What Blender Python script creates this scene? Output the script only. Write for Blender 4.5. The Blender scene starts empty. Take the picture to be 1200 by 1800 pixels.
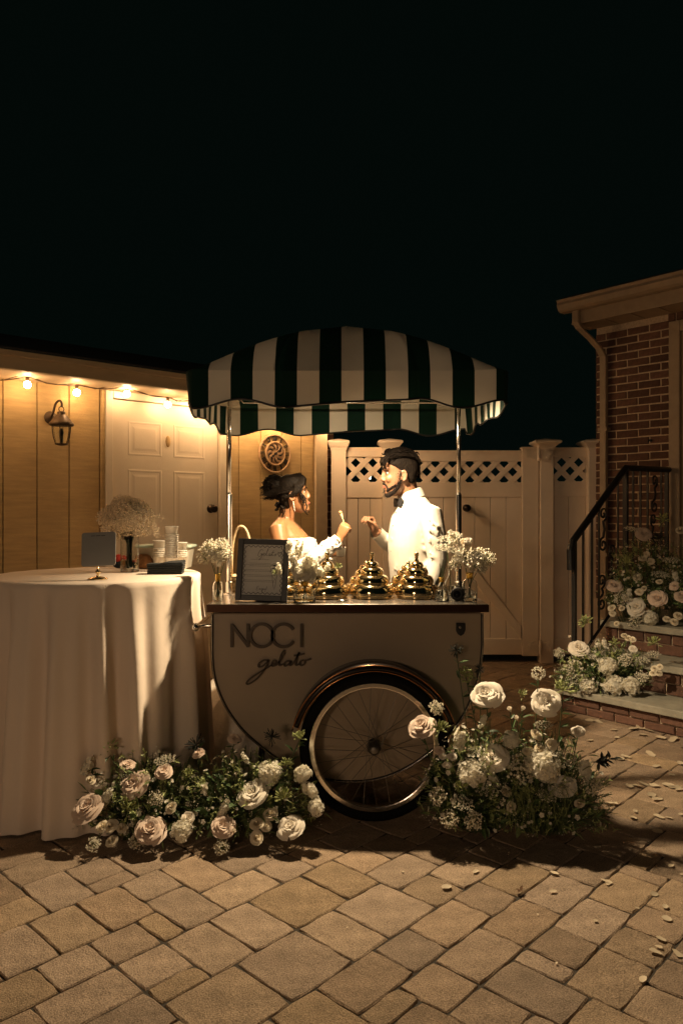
import bpy, math, random
from mathutils import Vector, Matrix, Quaternion, noise as mnoise
R = math.radians
random.seed(7)
S = bpy.context.scene
COL = S.collection

# ------------------------------------------------------------------ camera, night sky, exposure
FPX, HZ, EYE = 1300.0, 900.0, 1.40
cam_data = bpy.data.cameras.new('camera')
cam = bpy.data.objects.new('camera', cam_data)
COL.objects.link(cam)
cam.location = (0, 0, EYE)
cam.rotation_euler = (R(90), 0, 0)
cam_data.sensor_fit = 'HORIZONTAL'
cam_data.sensor_width = 24.0
cam_data.lens = 26.0
cam_data.clip_start = 0.05
cam_data.clip_end = 300
S.camera = cam
world = bpy.data.worlds.new('World')
S.world = world
world.use_nodes = True
bgn = world.node_tree.nodes['Background']
bgn.inputs[0].default_value = (0.24, 0.60, 0.46, 1)
bgn.inputs[1].default_value = 0.0043
S.view_settings.view_transform = 'Standard'
S.view_settings.look = 'None'
S.view_settings.gamma = 1.0
S.view_settings.use_curve_mapping = False
S.view_settings.exposure = 0.0
DENOISE = True
try:
    S.cycles.use_denoising = DENOISE
    S.cycles.max_bounces = 10
    S.cycles.transparent_max_bounces = 16
    S.cycles.caustics_reflective = False
    S.cycles.caustics_refractive = False
    S.cycles.sample_clamp_indirect = 4.0
except Exception:
    pass
CANOPY_POWER = 300.0
BULB_STRENGTH = 118.0
FILL_POWER = 225.0
FILL_POS = (-2.0, -3.4, 1.65)

def lamp(name, loc, power, color, radius, kind='POINT'):
    l = bpy.data.lights.new(name, kind)
    if kind == 'SPOT': l.spot_size = R(139); l.spot_blend = 0.6
    l.energy = power
    l.color = color
    l.shadow_soft_size = radius
    o = bpy.data.objects.new(name, l)
    o.location = loc
    if kind == 'SPOT': o.rotation_euler = Vector((.18, -.15, -1)).to_track_quat('-Z', 'Y').to_euler()
    COL.objects.link(o)
    return o
lamp('canopy_lamp_light', (0.03, 3.81, 2.085), CANOPY_POWER, (1.0, 0.765, 0.48), 0.035, 'SPOT')      # shaded lamp, shines downwards
lamp('added_fill_light', FILL_POS, FILL_POWER, (1.0, 0.69, 0.44), 0.30)                              # unseen fill light, added to lift the cart front, fence and cloth

def P(px, py, Y):
    return Vector(((px - 600) * Y / FPX, Y, EYE - (py - HZ) * Y / FPX))
def GY(py, z=0.0):
    return (EYE - z) * FPX / (py - HZ)

# ------------------------------------------------------------------ materials
def mat(name, col, rough=0.6, metal=0.0, nscale=0, namt=0.0, bump=0.0, bscale=None, rnd=0.0, isl=0.0,
        spec=0.5, trans=0.0, ior=1.45, transl=0.0, sheen=0.0, sss=0.0, emit=None, estr=0.0, stretch=None, coat=0.0, alpha=1.0):
    m = bpy.data.materials.new(name)
    m.use_nodes = True
    nt = m.node_tree
    N, L = nt.nodes, nt.links
    b = N['Principled BSDF']
    b.inputs['Base Color'].default_value = (*col, 1)
    b.inputs['Roughness'].default_value = rough
    b.inputs['Metallic'].default_value = metal
    b.inputs['Specular IOR Level'].default_value = spec
    b.inputs['IOR'].default_value = ior
    b.inputs['Transmission Weight'].default_value = trans
    b.inputs['Coat Weight'].default_value = coat
    if sheen: b.inputs['Sheen Weight'].default_value = sheen
    if alpha < 1: b.inputs['Alpha'].default_value = alpha
    if sss:
        b.inputs['Subsurface Weight'].default_value = sss
        b.inputs['Subsurface Radius'].default_value = (0.01, 0.004, 0.002)
        b.inputs['Subsurface Scale'].default_value = 0.6
    if emit:
        b.inputs['Emission Color'].default_value = (*emit, 1)
        b.inputs['Emission Strength'].default_value = estr
    tc = None
    if nscale or bump:
        tc = N.new('ShaderNodeTexCoord')
        vec = tc.outputs['Object']
        if stretch:
            mp = N.new('ShaderNodeMapping')
            mp.inputs['Scale'].default_value = stretch
            L.new(vec, mp.inputs['Vector'])
            vec = mp.outputs['Vector']
    cur = None
    if nscale and namt:
        n = N.new('ShaderNodeTexNoise')
        n.inputs['Scale'].default_value = nscale
        n.inputs['Detail'].default_value = 6
        n.inputs['Roughness'].default_value = 0.65
        L.new(vec, n.inputs['Vector'])
        mr = N.new('ShaderNodeMapRange')
        mr.inputs['From Min'].default_value = 0.25
        mr.inputs['From Max'].default_value = 0.75
        mr.inputs['To Min'].default_value = 1 - namt
        mr.inputs['To Max'].default_value = 1 + namt
        L.new(n.outputs['Fac'], mr.inputs['Value'])
        cur = mr.outputs['Result']
    for amt, typ in ((rnd, 'o'), (isl, 'i')):
        if not amt: continue
        if typ == 'o':
            oi = N.new('ShaderNodeObjectInfo'); out = oi.outputs['Random']
        else:
            oi = N.new('ShaderNodeNewGeometry'); out = oi.outputs['Random Per Island']
        mr = N.new('ShaderNodeMapRange')
        mr.inputs['To Min'].default_value = 1 - amt
        mr.inputs['To Max'].default_value = 1 + amt
        L.new(out, mr.inputs['Value'])
        if cur is None: cur = mr.outputs['Result']
        else:
            mm = N.new('ShaderNodeMath'); mm.operation = 'MULTIPLY'
            L.new(cur, mm.inputs[0]); L.new(mr.outputs['Result'], mm.inputs[1])
            cur = mm.outputs[0]
    if cur is not None:
        vm = N.new('ShaderNodeVectorMath'); vm.operation = 'SCALE'
        vm.inputs[0].default_value = col
        L.new(cur, vm.inputs['Scale'])
        L.new(vm.outputs['Vector'], b.inputs['Base Color'])
    if bump:
        n = N.new('ShaderNodeTexNoise')
        n.inputs['Scale'].default_value = bscale or nscale or 60
        n.inputs['Detail'].default_value = 5
        L.new(vec, n.inputs['Vector'])
        bp = N.new('ShaderNodeBump')
        bp.inputs['Strength'].default_value = min(1.0, bump)
        bp.inputs['Distance'].default_value = 0.004
        L.new(n.outputs['Fac'], bp.inputs['Height'])
        L.new(bp.outputs['Normal'], b.inputs['Normal'])
    if transl:
        t = N.new('ShaderNodeBsdfTranslucent')
        t.inputs['Color'].default_value = (*col, 1)
        if cur is not None: L.new(vm.outputs['Vector'], t.inputs['Color'])
        mx = N.new('ShaderNodeMixShader')
        mx.inputs[0].default_value = transl
        L.new(b.outputs[0], mx.inputs[1]); L.new(t.outputs[0], mx.inputs[2])
        L.new(mx.outputs[0], N['Material Output'].inputs['Surface'])
    return m

def stripe_mat(name, axis, off, period, duty=0.5):
    """woven awning cloth: cream and bottle green bands across the cloth's own axis"""
    m = mat(name, (0.6, 0.5, 0.4), rough=0.85, spec=0.2)
    nt = m.node_tree; N, L = nt.nodes, nt.links
    b = N['Principled BSDF']
    tc = N.new('ShaderNodeTexCoord'); sx = N.new('ShaderNodeSeparateXYZ')
    L.new(tc.outputs['Object'], sx.inputs[0])
    a = N.new('ShaderNodeMath'); a.operation = 'ADD'; a.inputs[1].default_value = -off
    L.new(sx.outputs[axis], a.inputs[0])
    d = N.new('ShaderNodeMath'); d.operation = 'DIVIDE'; d.inputs[1].default_value = period
    L.new(a.outputs[0], d.inputs[0])
    f = N.new('ShaderNodeMath'); f.operation = 'FRACT'; L.new(d.outputs[0], f.inputs[0])
    g = N.new('ShaderNodeMath'); g.operation = 'GREATER_THAN'; g.inputs[1].default_value = duty
    L.new(f.outputs[0], g.inputs[0])
    nz = N.new('ShaderNodeTexNoise'); nz.inputs['Scale'].default_value = 6; nz.inputs['Detail'].default_value = 6
    L.new(tc.outputs['Object'], nz.inputs['Vector'])
    mr = N.new('ShaderNodeMapRange'); mr.inputs['To Min'].default_value = 0.85; mr.inputs['To Max'].default_value = 1.12
    L.new(nz.outputs['Fac'], mr.inputs['Value'])
    mx = N.new('ShaderNodeMix'); mx.data_type = 'RGBA'
    mx.inputs[6].default_value = (0.74, 0.68, 0.56, 1); mx.inputs[7].default_value = (0.003, 0.022, 0.014, 1)
    L.new(g.outputs[0], mx.inputs[0])
    vm = N.new('ShaderNodeVectorMath'); vm.operation = 'SCALE'
    L.new(mx.outputs[2], vm.inputs[0]); L.new(mr.outputs[0], vm.inputs['Scale'])
    L.new(vm.outputs[0], b.inputs['Base Color'])
    t = N.new('ShaderNodeBsdfTranslucent')
    tm = N.new('ShaderNodeVectorMath'); tm.operation = 'MULTIPLY'; tm.inputs[1].default_value = (1.0, 0.86, 0.70)
    L.new(vm.outputs[0], tm.inputs[0]); L.new(tm.outputs[0], t.inputs['Color'])
    ms = N.new('ShaderNodeMixShader'); ms.inputs[0].default_value = 0.05
    L.new(b.outputs[0], ms.inputs[1]); L.new(t.outputs[0], ms.inputs[2])
    L.new(ms.outputs[0], N['Material Output'].inputs['Surface'])
    wv = N.new('ShaderNodeTexNoise'); wv.inputs['Scale'].default_value = 400
    L.new(tc.outputs['Object'], wv.inputs['Vector'])
    bp = N.new('ShaderNodeBump'); bp.inputs['Strength'].default_value = 0.25; bp.inputs['Distance'].default_value = 0.002
    L.new(wv.outputs['Fac'], bp.inputs['Height']); L.new(bp.outputs[0], b.inputs['Normal'])
    return m

M = {}
def paver_mat():
    m = mat('paver_concrete', (0.315, 0.243, 0.162), rough=0.92, nscale=9, namt=0.35, rnd=0.20, isl=0.16, spec=0.25)
    nt = m.node_tree; N, L = nt.nodes, nt.links
    b = N['Principled BSDF']
    tc = next(n for n in N if n.type == 'TEX_COORD')
    n1 = N.new('ShaderNodeTexNoise'); n1.inputs['Scale'].default_value = 22; n1.inputs['Detail'].default_value = 8; n1.inputs['Roughness'].default_value = 0.7
    n2 = N.new('ShaderNodeTexNoise'); n2.inputs['Scale'].default_value = 210; n2.inputs['Detail'].default_value = 4
    vo = N.new('ShaderNodeTexVoronoi'); vo.inputs['Scale'].default_value = 120
    for n in (n1, n2, vo): L.new(tc.outputs['Object'], n.inputs['Vector'])
    ad = N.new('ShaderNodeMath'); ad.operation = 'MULTIPLY_ADD'; ad.inputs[1].default_value = 2.2
    L.new(n1.outputs['Fac'], ad.inputs[0]); L.new(n2.outputs['Fac'], ad.inputs[2])
    bp = N.new('ShaderNodeBump'); bp.inputs['Strength'].default_value = 0.9; bp.inputs['Distance'].default_value = 0.006
    L.new(ad.outputs[0], bp.inputs['Height']); L.new(bp.outputs[0], b.inputs['Normal'])
    # speckled aggregate
    src = b.inputs['Base Color'].links[0].from_socket
    cr = N.new('ShaderNodeMapRange'); cr.inputs['From Min'].default_value = 0.3; cr.inputs['From Max'].default_value = 0.7
    cr.inputs['To Min'].default_value = 0.55; cr.inputs['To Max'].default_value = 1.45
    L.new(n2.outputs['Fac'], cr.inputs['Value'])
    vm = N.new('ShaderNodeVectorMath'); vm.operation = 'SCALE'
    L.new(src, vm.inputs[0]); L.new(cr.outputs[0], vm.inputs['Scale'])
    # some pavers greyer or redder than others
    oi = N.new('ShaderNodeObjectInfo'); geo = N.new('ShaderNodeNewGeometry')
    s2 = N.new('ShaderNodeMath'); s2.operation = 'MULTIPLY_ADD'; s2.inputs[1].default_value = 7.31
    L.new(oi.outputs['Random'], s2.inputs[0]); L.new(geo.outputs['Random Per Island'], s2.inputs[2])
    fr = N.new('ShaderNodeMath'); fr.operation = 'FRACT'; L.new(s2.outputs[0], fr.inputs[0])
    rp = N.new('ShaderNodeValToRGB')
    rp.color_ramp.elements[0].color = (0.98, 0.90, 0.88, 1)
    rp.color_ramp.elements[1].color = (1.08, 1.0, 0.92, 1)
    e = rp.color_ramp.elements.new(0.5); e.color = (1.0, 0.97, 1.05, 1)
    L.new(fr.outputs[0], rp.inputs[0])
    mm = N.new('ShaderNodeVectorMath'); mm.operation = 'MULTIPLY'
    L.new(vm.outputs[0], mm.inputs[0]); L.new(rp.outputs[0], mm.inputs[1])
    L.new(mm.outputs[0], b.inputs['Base Color'])
    return m
M['paver'] = paver_mat()
M['sand'] = mat('joint_sand', (0.045, 0.036, 0.026), 0.95, nscale=60, namt=0.5, bump=0.6, bscale=150)
M['siding'] = mat('painted_plywood_siding', (0.46, 0.315, 0.140), 0.75, nscale=5, namt=0.20, bump=0.8, bscale=55, rnd=0.07, stretch=(1.0, 1.0, 9.0))
M['siding_back'] = mat('siding_groove', (0.16, 0.10, 0.04), 0.9)
M['trim'] = mat('beige_trim_paint', (0.52, 0.40, 0.26), 0.55, nscale=12, namt=0.12, bump=0.2, bscale=70)
M['trim_brown'] = mat('tan_fascia_paint', (0.40, 0.30, 0.18), 0.6, nscale=10, namt=0.15, bump=0.2, bscale=60, stretch=(0.3, 1, 1))
M['house_trim'] = mat('brown_house_trim', (0.36, 0.27, 0.18), 0.55, nscale=12, namt=0.15, bump=0.2, bscale=70)
M['doorpaint'] = mat('white_door_paint', (0.70, 0.60, 0.46), 0.42, nscale=4, namt=0.06, bump=0.08, bscale=120)
M['vinyl'] = mat('beige_vinyl', (0.82, 0.70, 0.57), 0.42, nscale=4, namt=0.07, bump=0.04, bscale=80)
M['brick'] = mat('red_brick', (0.125, 0.064, 0.043), 0.9, nscale=30, namt=0.35, bump=0.9, bscale=80, rnd=0.35)
M['mortar'] = mat('mortar', (0.52, 0.40, 0.28), 0.95, nscale=60, namt=0.3, bump=0.7, bscale=140)
M['bluestone'] = mat('bluestone', (0.30, 0.28, 0.22), 0.75, nscale=14, namt=0.25, bump=0.4, bscale=60)
M['iron'] = mat('black_iron', (0.012, 0.011, 0.010), 0.42, bump=0.3, bscale=90)
M['shingle'] = mat('dark_shingle', (0.03, 0.028, 0.026), 0.95, nscale=50, namt=0.4, bump=0.5)
M['chrome'] = mat('polished_steel', (0.72, 0.68, 0.62), 0.16, 1.0)
M['steeltop'] = mat('brushed_steel', (0.62, 0.56, 0.50), 0.24, 1.0, nscale=40, namt=0.08, bump=0.05, bscale=200, stretch=(0.1, 4, 4))
M['breath'] = mat('creamy_babys_breath', (0.82, 0.71, 0.54), 0.7, isl=0.2, transl=0.3)
M['brass'] = mat('polished_brass', (0.82, 0.64, 0.37), 0.11, 1.0, nscale=9, namt=0.04)
M['spoke'] = mat('dull_steel', (0.16, 0.145, 0.125), 0.45, 0.8)
M['gloss'] = mat('dark_gloss_guard', (0.008, 0.005, 0.004), 0.22, spec=0.35)
M['edgereflection'] = mat('dark_edge_reflection', (0.085, 0.040, 0.022), 0.22, 0.7)
M['copper'] = mat('polished_copper', (0.42, 0.19, 0.08), 0.2, 1.0)
M['cartpaint'] = mat('cream_cart_paint', (0.31, 0.24, 0.17), 0.38, nscale=3, namt=0.05, bump=0.03, bscale=200)
M['black'] = mat('black_paint', (0.010, 0.009, 0.008), 0.4)
M['rubber'] = mat('black_rubber', (0.006, 0.0055, 0.005), 0.9, bump=0.2, spec=0.12)
M['darkletter'] = mat('dark_bronze_letter', (0.055, 0.040, 0.026), 0.35, 0.4)
M['ink'] = mat('black_ink', (0.010, 0.010, 0.012), 0.7)
M['paper'] = mat('white_paper', (0.66, 0.64, 0.60), 0.8, nscale=30, namt=0.04)
M['framewood'] = mat('black_frame', (0.022, 0.021, 0.020), 0.45, nscale=20, namt=0.3, bump=0.15, stretch=(1, 1, 8))
M['cloth'] = mat('white_tablecloth', (0.76, 0.635, 0.515), 0.85, nscale=300, namt=0.04, bump=0.5, bscale=14, spec=0.15, sheen=0.2)
M['glass'] = mat('clear_glass', (0.97, 0.98, 0.96), 0.02, trans=1.0, ior=1.45)
M['water'] = mat('vase_water', (0.93, 0.97, 0.92), 0.0, trans=1.0, ior=1.33)
M['amber'] = mat('gold_glass_neck', (0.80, 0.52, 0.12), 0.2, 0.9)
M['bulb'] = mat('lit_bulb', (0.9, 0.7, 0.4), 0.4, emit=(1.0, 0.62, 0.31), estr=BULB_STRENGTH)
M['lampbulb'] = mat('canopy_bulb', (0.9, 0.8, 0.6), 0.4, emit=(1.0, 0.76, 0.48), estr=300)
M['farbulb'] = mat('far_bulb', (0.9, 0.8, 0.7), 0.4, emit=(1.0, 0.85, 0.65), estr=25)
M['cable'] = mat('dark_cable', (0.10, 0.06, 0.03), 0.6)
M['lantern'] = mat('weathered_brass', (0.075, 0.048, 0.026), 0.5, 0.5, nscale=40, namt=0.4, bump=0.3)
M['knob'] = mat('dark_bronze_knob', (0.030, 0.021, 0.014), 0.28, 0.7)
M['clockmetal'] = mat('rusty_clock_metal', (0.42, 0.27, 0.15), 0.6, 0.0, nscale=30, namt=0.4, bump=0.4)
M['clockdark'] = mat('dark_numeral', (0.022, 0.015, 0.010), 0.6)
M['skin_m'] = mat('skin', (0.22, 0.108, 0.058), 0.5, nscale=40, namt=0.10, sss=0.12, bump=0.08, bscale=180)
M['skin_f'] = mat('warm_skin', (0.25, 0.115, 0.050), 0.42, nscale=40, namt=0.08, sss=0.12, bump=0.06, bscale=180)
M['hair_m'] = mat('dark_hair', (0.007, 0.0045, 0.003), 0.7, spec=0.10, nscale=70, namt=0.7, bump=1.0, bscale=140, stretch=(1, 1, 0.5))
M['hair_f'] = mat('dark_brown_hair', (0.008, 0.005, 0.003), 0.6, spec=0.14, nscale=60, namt=0.7, bump=1.0, bscale=110)
M['beard'] = mat('dark_beard', (0.012, 0.008, 0.006), 0.8, spec=0.15, nscale=160, namt=0.6, bump=1.0, bscale=260)
M['eyewhite'] = mat('eye_white', (0.40, 0.34, 0.29), 0.3)
M['iris'] = mat('dark_iris', (0.02, 0.012, 0.008), 0.15)
M['lip'] = mat('lip', (0.36, 0.11, 0.075), 0.4)
M['shirt'] = mat('white_shirt', (0.54, 0.50, 0.43), 0.85, nscale=14, namt=0.05, bump=0.5, bscale=16, spec=0.2)
M['trouser'] = mat('black_trousers', (0.015, 0.014, 0.014), 0.8)
M['dress'] = mat('white_lace_dress', (0.62, 0.57, 0.50), 0.8, nscale=60, namt=0.12, bump=1.0, bscale=70, spec=0.2)
M['pearl'] = mat('pearl', (0.85, 0.8, 0.7), 0.15)
M['cup'] = mat('white_paper_cup', (0.78, 0.73, 0.64), 0.6, nscale=12, namt=0.04)
M['tub'] = mat('frosted_plastic', (0.70, 0.64, 0.52), 0.35, trans=0.25, nscale=5, namt=0.1)
M['tublid'] = mat('pale_green_plastic', (0.55, 0.66, 0.54), 0.35)
M['napkin'] = mat('black_napkin', (0.010, 0.013, 0.014), 0.9, bump=0.6, bscale=90)
M['kraft'] = mat('brown_paper', (0.38, 0.20, 0.09), 0.8, nscale=20, namt=0.2, bump=0.4)
M['red'] = mat('red_cloth', (0.45, 0.035, 0.02), 0.6, nscale=30, namt=0.3)
M['signplate'] = mat('grey_acrylic', (0.22, 0.215, 0.20), 0.35, nscale=20, namt=0.05)
M['wicker'] = mat('wicker', (0.55, 0.40, 0.22), 0.7, nscale=80, namt=0.35, bump=0.8, bscale=120)
M['lens'] = mat('black_lens', (0.008, 0.008, 0.010), 0.15, coat=0.5)
M['lace'] = mat('curtain', (0.42, 0.37, 0.31), 0.8, nscale=20, namt=0.1, stretch=(8, 1, 0.4), bump=0.5)
M['pane'] = mat('window_pane', (0.10, 0.10, 0.10), 0.04, trans=0.85, spec=0.6)
# flowers
M['rose_w'] = mat('ivory_rose', (0.90, 0.83, 0.71), 0.6, nscale=25, namt=0.08, transl=0.3, rnd=0.06)
M['rose_b'] = mat('blush_rose', (0.74, 0.58, 0.46), 0.6, nscale=25, namt=0.10, transl=0.15, rnd=0.10)
M['ranun'] = mat('cream_ranunculus', (0.82, 0.72, 0.54), 0.6, nscale=25, namt=0.10, transl=0.12, rnd=0.08)
M['floret'] = mat('white_florets', (0.84, 0.80, 0.68), 0.65, isl=0.12, transl=0.4)
M['tiny'] = mat('babys_breath', (0.84, 0.79, 0.66), 0.7, isl=0.15, transl=0.4)
M['budgreen'] = mat('green_buds', (0.34, 0.38, 0.15), 0.55, isl=0.35, transl=0.1)
M['leaf'] = mat('dark_leaves', (0.075, 0.125, 0.045), 0.5, isl=0.5, transl=0.12)
M['leaf2'] = mat('olive_foliage', (0.17, 0.21, 0.080), 0.6, isl=0.5, transl=0.12)
M['stem'] = mat('green_stems', (0.06, 0.085, 0.03), 0.55, isl=0.3)
M['darkleaf'] = mat('blackish_sprig', (0.018, 0.020, 0.014), 0.6)
M['petal'] = mat('fallen_petal', (0.56, 0.46, 0.32), 0.65, nscale=60, namt=0.15, transl=0.1, rnd=0.2)
M['dryleaf'] = mat('dry_leaf', (0.12, 0.06, 0.025), 0.8)
M['foam'] = mat('flower_foam', (0.02, 0.03, 0.015), 0.95)

# ------------------------------------------------------------------ mesh helpers
class MB:
    def __init__(s): s.v = []; s.f = []; s.m = []; s.mi = 0
    def add(s, vs, fs, X=None):
        n = len(s.v)
        if X is not None: vs = [X @ Vector(p) for p in vs]
        s.v += [tuple(p) for p in vs]
        for f in fs:
            s.f.append(tuple(i + n for i in f)); s.m.append(s.mi)
        return s
    def box(s, x0, x1, y0, y1, z0, z1, X=None):
        v = [(x0,y0,z0),(x1,y0,z0),(x1,y1,z0),(x0,y1,z0),(x0,y0,z1),(x1,y0,z1),(x1,y1,z1),(x0,y1,z1)]
        return s.add(v, [(0,3,2,1),(4,5,6,7),(0,1,5,4),(1,2,6,5),(2,3,7,6),(3,0,4,7)], X)
    def loft(s, rings, cap=True, X=None, closed=True):
        n = len(rings[0]); v = [p for r in rings for p in r]; f = []
        for i in range(len(rings) - 1):
            for j in range(n if closed else n - 1):
                k = (j + 1) % n
                f.append((i*n+j, i*n+k, (i+1)*n+k, (i+1)*n+j))
        if cap:
            f.append(tuple(range(n))[::-1]); f.append(tuple((len(rings)-1)*n + j for j in range(n)))
        return s.add(v, f, X)
    def tube(s, pts, r, n=8, cap=True, flat=1.0, up=None, X=None, close=False):
        pts = [Vector(p) for p in pts]
        rs = r if isinstance(r, (list, tuple)) else [r] * len(pts)
        rings = []; prev = None
        N = len(pts)
        for i, p in enumerate(pts):
            if close: d = pts[(i+1) % N] - pts[i-1]
            else: d = pts[min(i+1, N-1)] - pts[max(i-1, 0)]
            if d.length < 1e-9: d = Vector((0,0,1))
            d.normalize()
            if prev is None:
                a = Vector(up) if up is not None else (Vector((0,0,1)) if abs(d.z) < .9 else Vector((1,0,0)))
            else: a = prev
            u = a - d * a.dot(d)
            if u.length < 1e-6: u = d.orthogonal()
            u.normalize(); w = d.cross(u); prev = u
            rings.append([p + (u*math.cos(t)*flat + w*math.sin(t))*rs[i] for t in [2*math.pi*k/n for k in range(n)]])
        if close:
            rings.append(rings[0]); cap = False
        return s.loft(rings, cap, X)
    def lathe(s, prof, n=24, X=None, cap=True):
        rings = [[(r*math.cos(2*math.pi*k/n), r*math.sin(2*math.pi*k/n), z) for k in range(n)] for r, z in prof]
        return s.loft(rings, cap, X)
    def ball(s, c, r, nu=10, nv=7, X=None, sq=(1,1,1)):
        rings = []
        for i in range(1, nv):
            a = math.pi*i/nv
            rings.append([(c[0]+sq[0]*r*math.sin(a)*math.cos(2*math.pi*k/nu), c[1]+sq[1]*r*math.sin(a)*math.sin(2*math.pi*k/nu), c[2]-sq[2]*r*math.cos(a)) for k in range(nu)])
        v = [p for q in rings for p in q]; f = []
        for i in range(nv-2):
            for j in range(nu):
                k = (j+1) % nu; f.append((i*nu+j, i*nu+k, (i+1)*nu+k, (i+1)*nu+j))
        b = len(v); v.append((c[0], c[1], c[2]-sq[2]*r)); v.append((c[0], c[1], c[2]+sq[2]*r))
        for j in range(nu):
            k = (j+1) % nu; f.append((b, k, j)); f.append((b+1, (nv-2)*nu+j, (nv-2)*nu+k))
        return s.add(v, f, X)
    def octa(s, c, r):
        x, y, z = c
        return s.add([(x+r,y,z),(x-r,y,z),(x,y+r,z),(x,y-r,z),(x,y,z+r),(x,y,z-r)],
                     [(0,2,4),(2,1,4),(1,3,4),(3,0,4),(2,0,5),(1,2,5),(3,1,5),(0,3,5)])
    def prism(s, poly, a, b, axis='y', X=None):
        n = len(poly)
        mk = {'y': lambda p, t: (p[0], t, p[1]), 'z': lambda p, t: (p[0], p[1], t), 'x': lambda p, t: (t, p[0], p[1])}[axis]
        v = [mk(p, a) for p in poly] + [mk(p, b) for p in poly]
        f = [tuple(range(n)), tuple(range(n, 2*n))[::-1]] + [(j, n+j, n+(j+1) % n, (j+1) % n) for j in range(n)]
        return s.add(v, f, X)
    def mesh(s, name):
        me = bpy.data.meshes.new(name); me.from_pydata(s.v, [], s.f); me.update(); return me
    def build(s, name, m, parent=None, smooth=False, bevel=0, local=False, kind=None, seg=2, fixn=True):
        me = s.mesh(name)
        ms = m if isinstance(m, (list, tuple)) else [m]
        for q in ms: me.materials.append(q)
        if len(ms) > 1: me.polygons.foreach_set('material_index', s.m)
        if fixn: fix_normals(me)
        if smooth: me.polygons.foreach_set('use_smooth', [True]*len(me.polygons))
        return link(name, me, parent, bevel, local, kind, seg)
import bmesh
def fix_normals(me):
    b = bmesh.new(); b.from_mesh(me); bmesh.ops.recalc_face_normals(b, faces=b.faces); b.to_mesh(me); b.free()
def wm(o):
    if o.parent is None: return o.matrix_basis.copy()
    return wm(o.parent) @ o.matrix_parent_inverse @ o.matrix_basis
def link(name, me, parent=None, bevel=0, local=False, kind=None, seg=2):
    o = bpy.data.objects.new(name, me); COL.objects.link(o)
    if parent is not None:
        o.parent = parent
        if not local: o.matrix_parent_inverse = wm(parent).inverted()
    if bevel:
        bv = o.modifiers.new('bevel', 'BEVEL'); bv.width = bevel; bv.segments = seg; bv.limit_method = 'ANGLE'; bv.angle_limit = R(40)
    if kind: o['kind'] = kind
    return o
def tag(o, label=None, cat=None, group=None, kind=None):
    if label: o['label'] = label
    if cat: o['category'] = cat
    if group: o['group'] = group
    if kind: o['kind'] = kind
    return o
def thing(name, label, cat, loc=(0,0,0), rotz=0, group=None):
    o = bpy.data.objects.new(name, None); COL.objects.link(o)
    o.empty_display_size = 0.1
    o.location = loc; o.rotation_euler = (0, 0, rotz)
    o.matrix_basis = Matrix.Translation(Vector(loc)) @ Matrix.Rotation(rotz, 4, 'Z')
    return tag(o, label, cat, group)
def dup(o, parent=None):
    c = o.copy(); COL.objects.link(c)
    if parent is not None: c.parent = parent
    for ch in list(o.children): dup(ch, c)
    return c
def fuse(mb, voxel, it=4, fac=0.5):
    o = bpy.data.objects.new('tmp', mb.mesh('tmp')); COL.objects.link(o)
    r = o.modifiers.new('r', 'REMESH'); r.mode = 'VOXEL'; r.voxel_size = voxel
    if it:
        q = o.modifiers.new('s', 'SMOOTH'); q.iterations = it; q.factor = fac
    dg = bpy.context.evaluated_depsgraph_get(); dg.update()
    me = bpy.data.meshes.new_from_object(o.evaluated_get(dg))
    old = o.data; bpy.data.objects.remove(o); bpy.data.meshes.remove(old)
    me.polygons.foreach_set('use_smooth', [True]*len(me.polygons))
    me.materials.clear()
    return me
def spline(pts, k=6, close=False):
    pts = [Vector(p) for p in pts]; out = []; n = len(pts)
    for i in range(n if close else n-1):
        g = (lambda j: pts[j % n]) if close else (lambda j: pts[max(0, min(n-1, j))])
        a, b, c, d = g(i-1), g(i), g(i+1), g(i+2)
        for t in range(k):
            t /= k
            out.append(0.5*((2*b)+(c-a)*t+(2*a-5*b+4*c-d)*t*t+(3*b-a-3*c+d)*t**3))
    if not close: out.append(pts[-1])
    return out
def rot_to(d, spin=0.0):
    return Vector(d).normalized().to_track_quat('Z', 'Y').to_matrix().to_4x4() @ Matrix.Rotation(spin, 4, 'Z')
U = random.uniform
# ------------------------------------------------------------------ ground and pavers
g = MB(); g.add([(-60,-30,-0.0065),(60,-30,-0.0065),(60,90,-0.0065),(-60,90,-0.0065)], [(0,1,2,3)])
ground = tag(g.build('ground', M['sand'], fixn=False), kind='structure')

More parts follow.
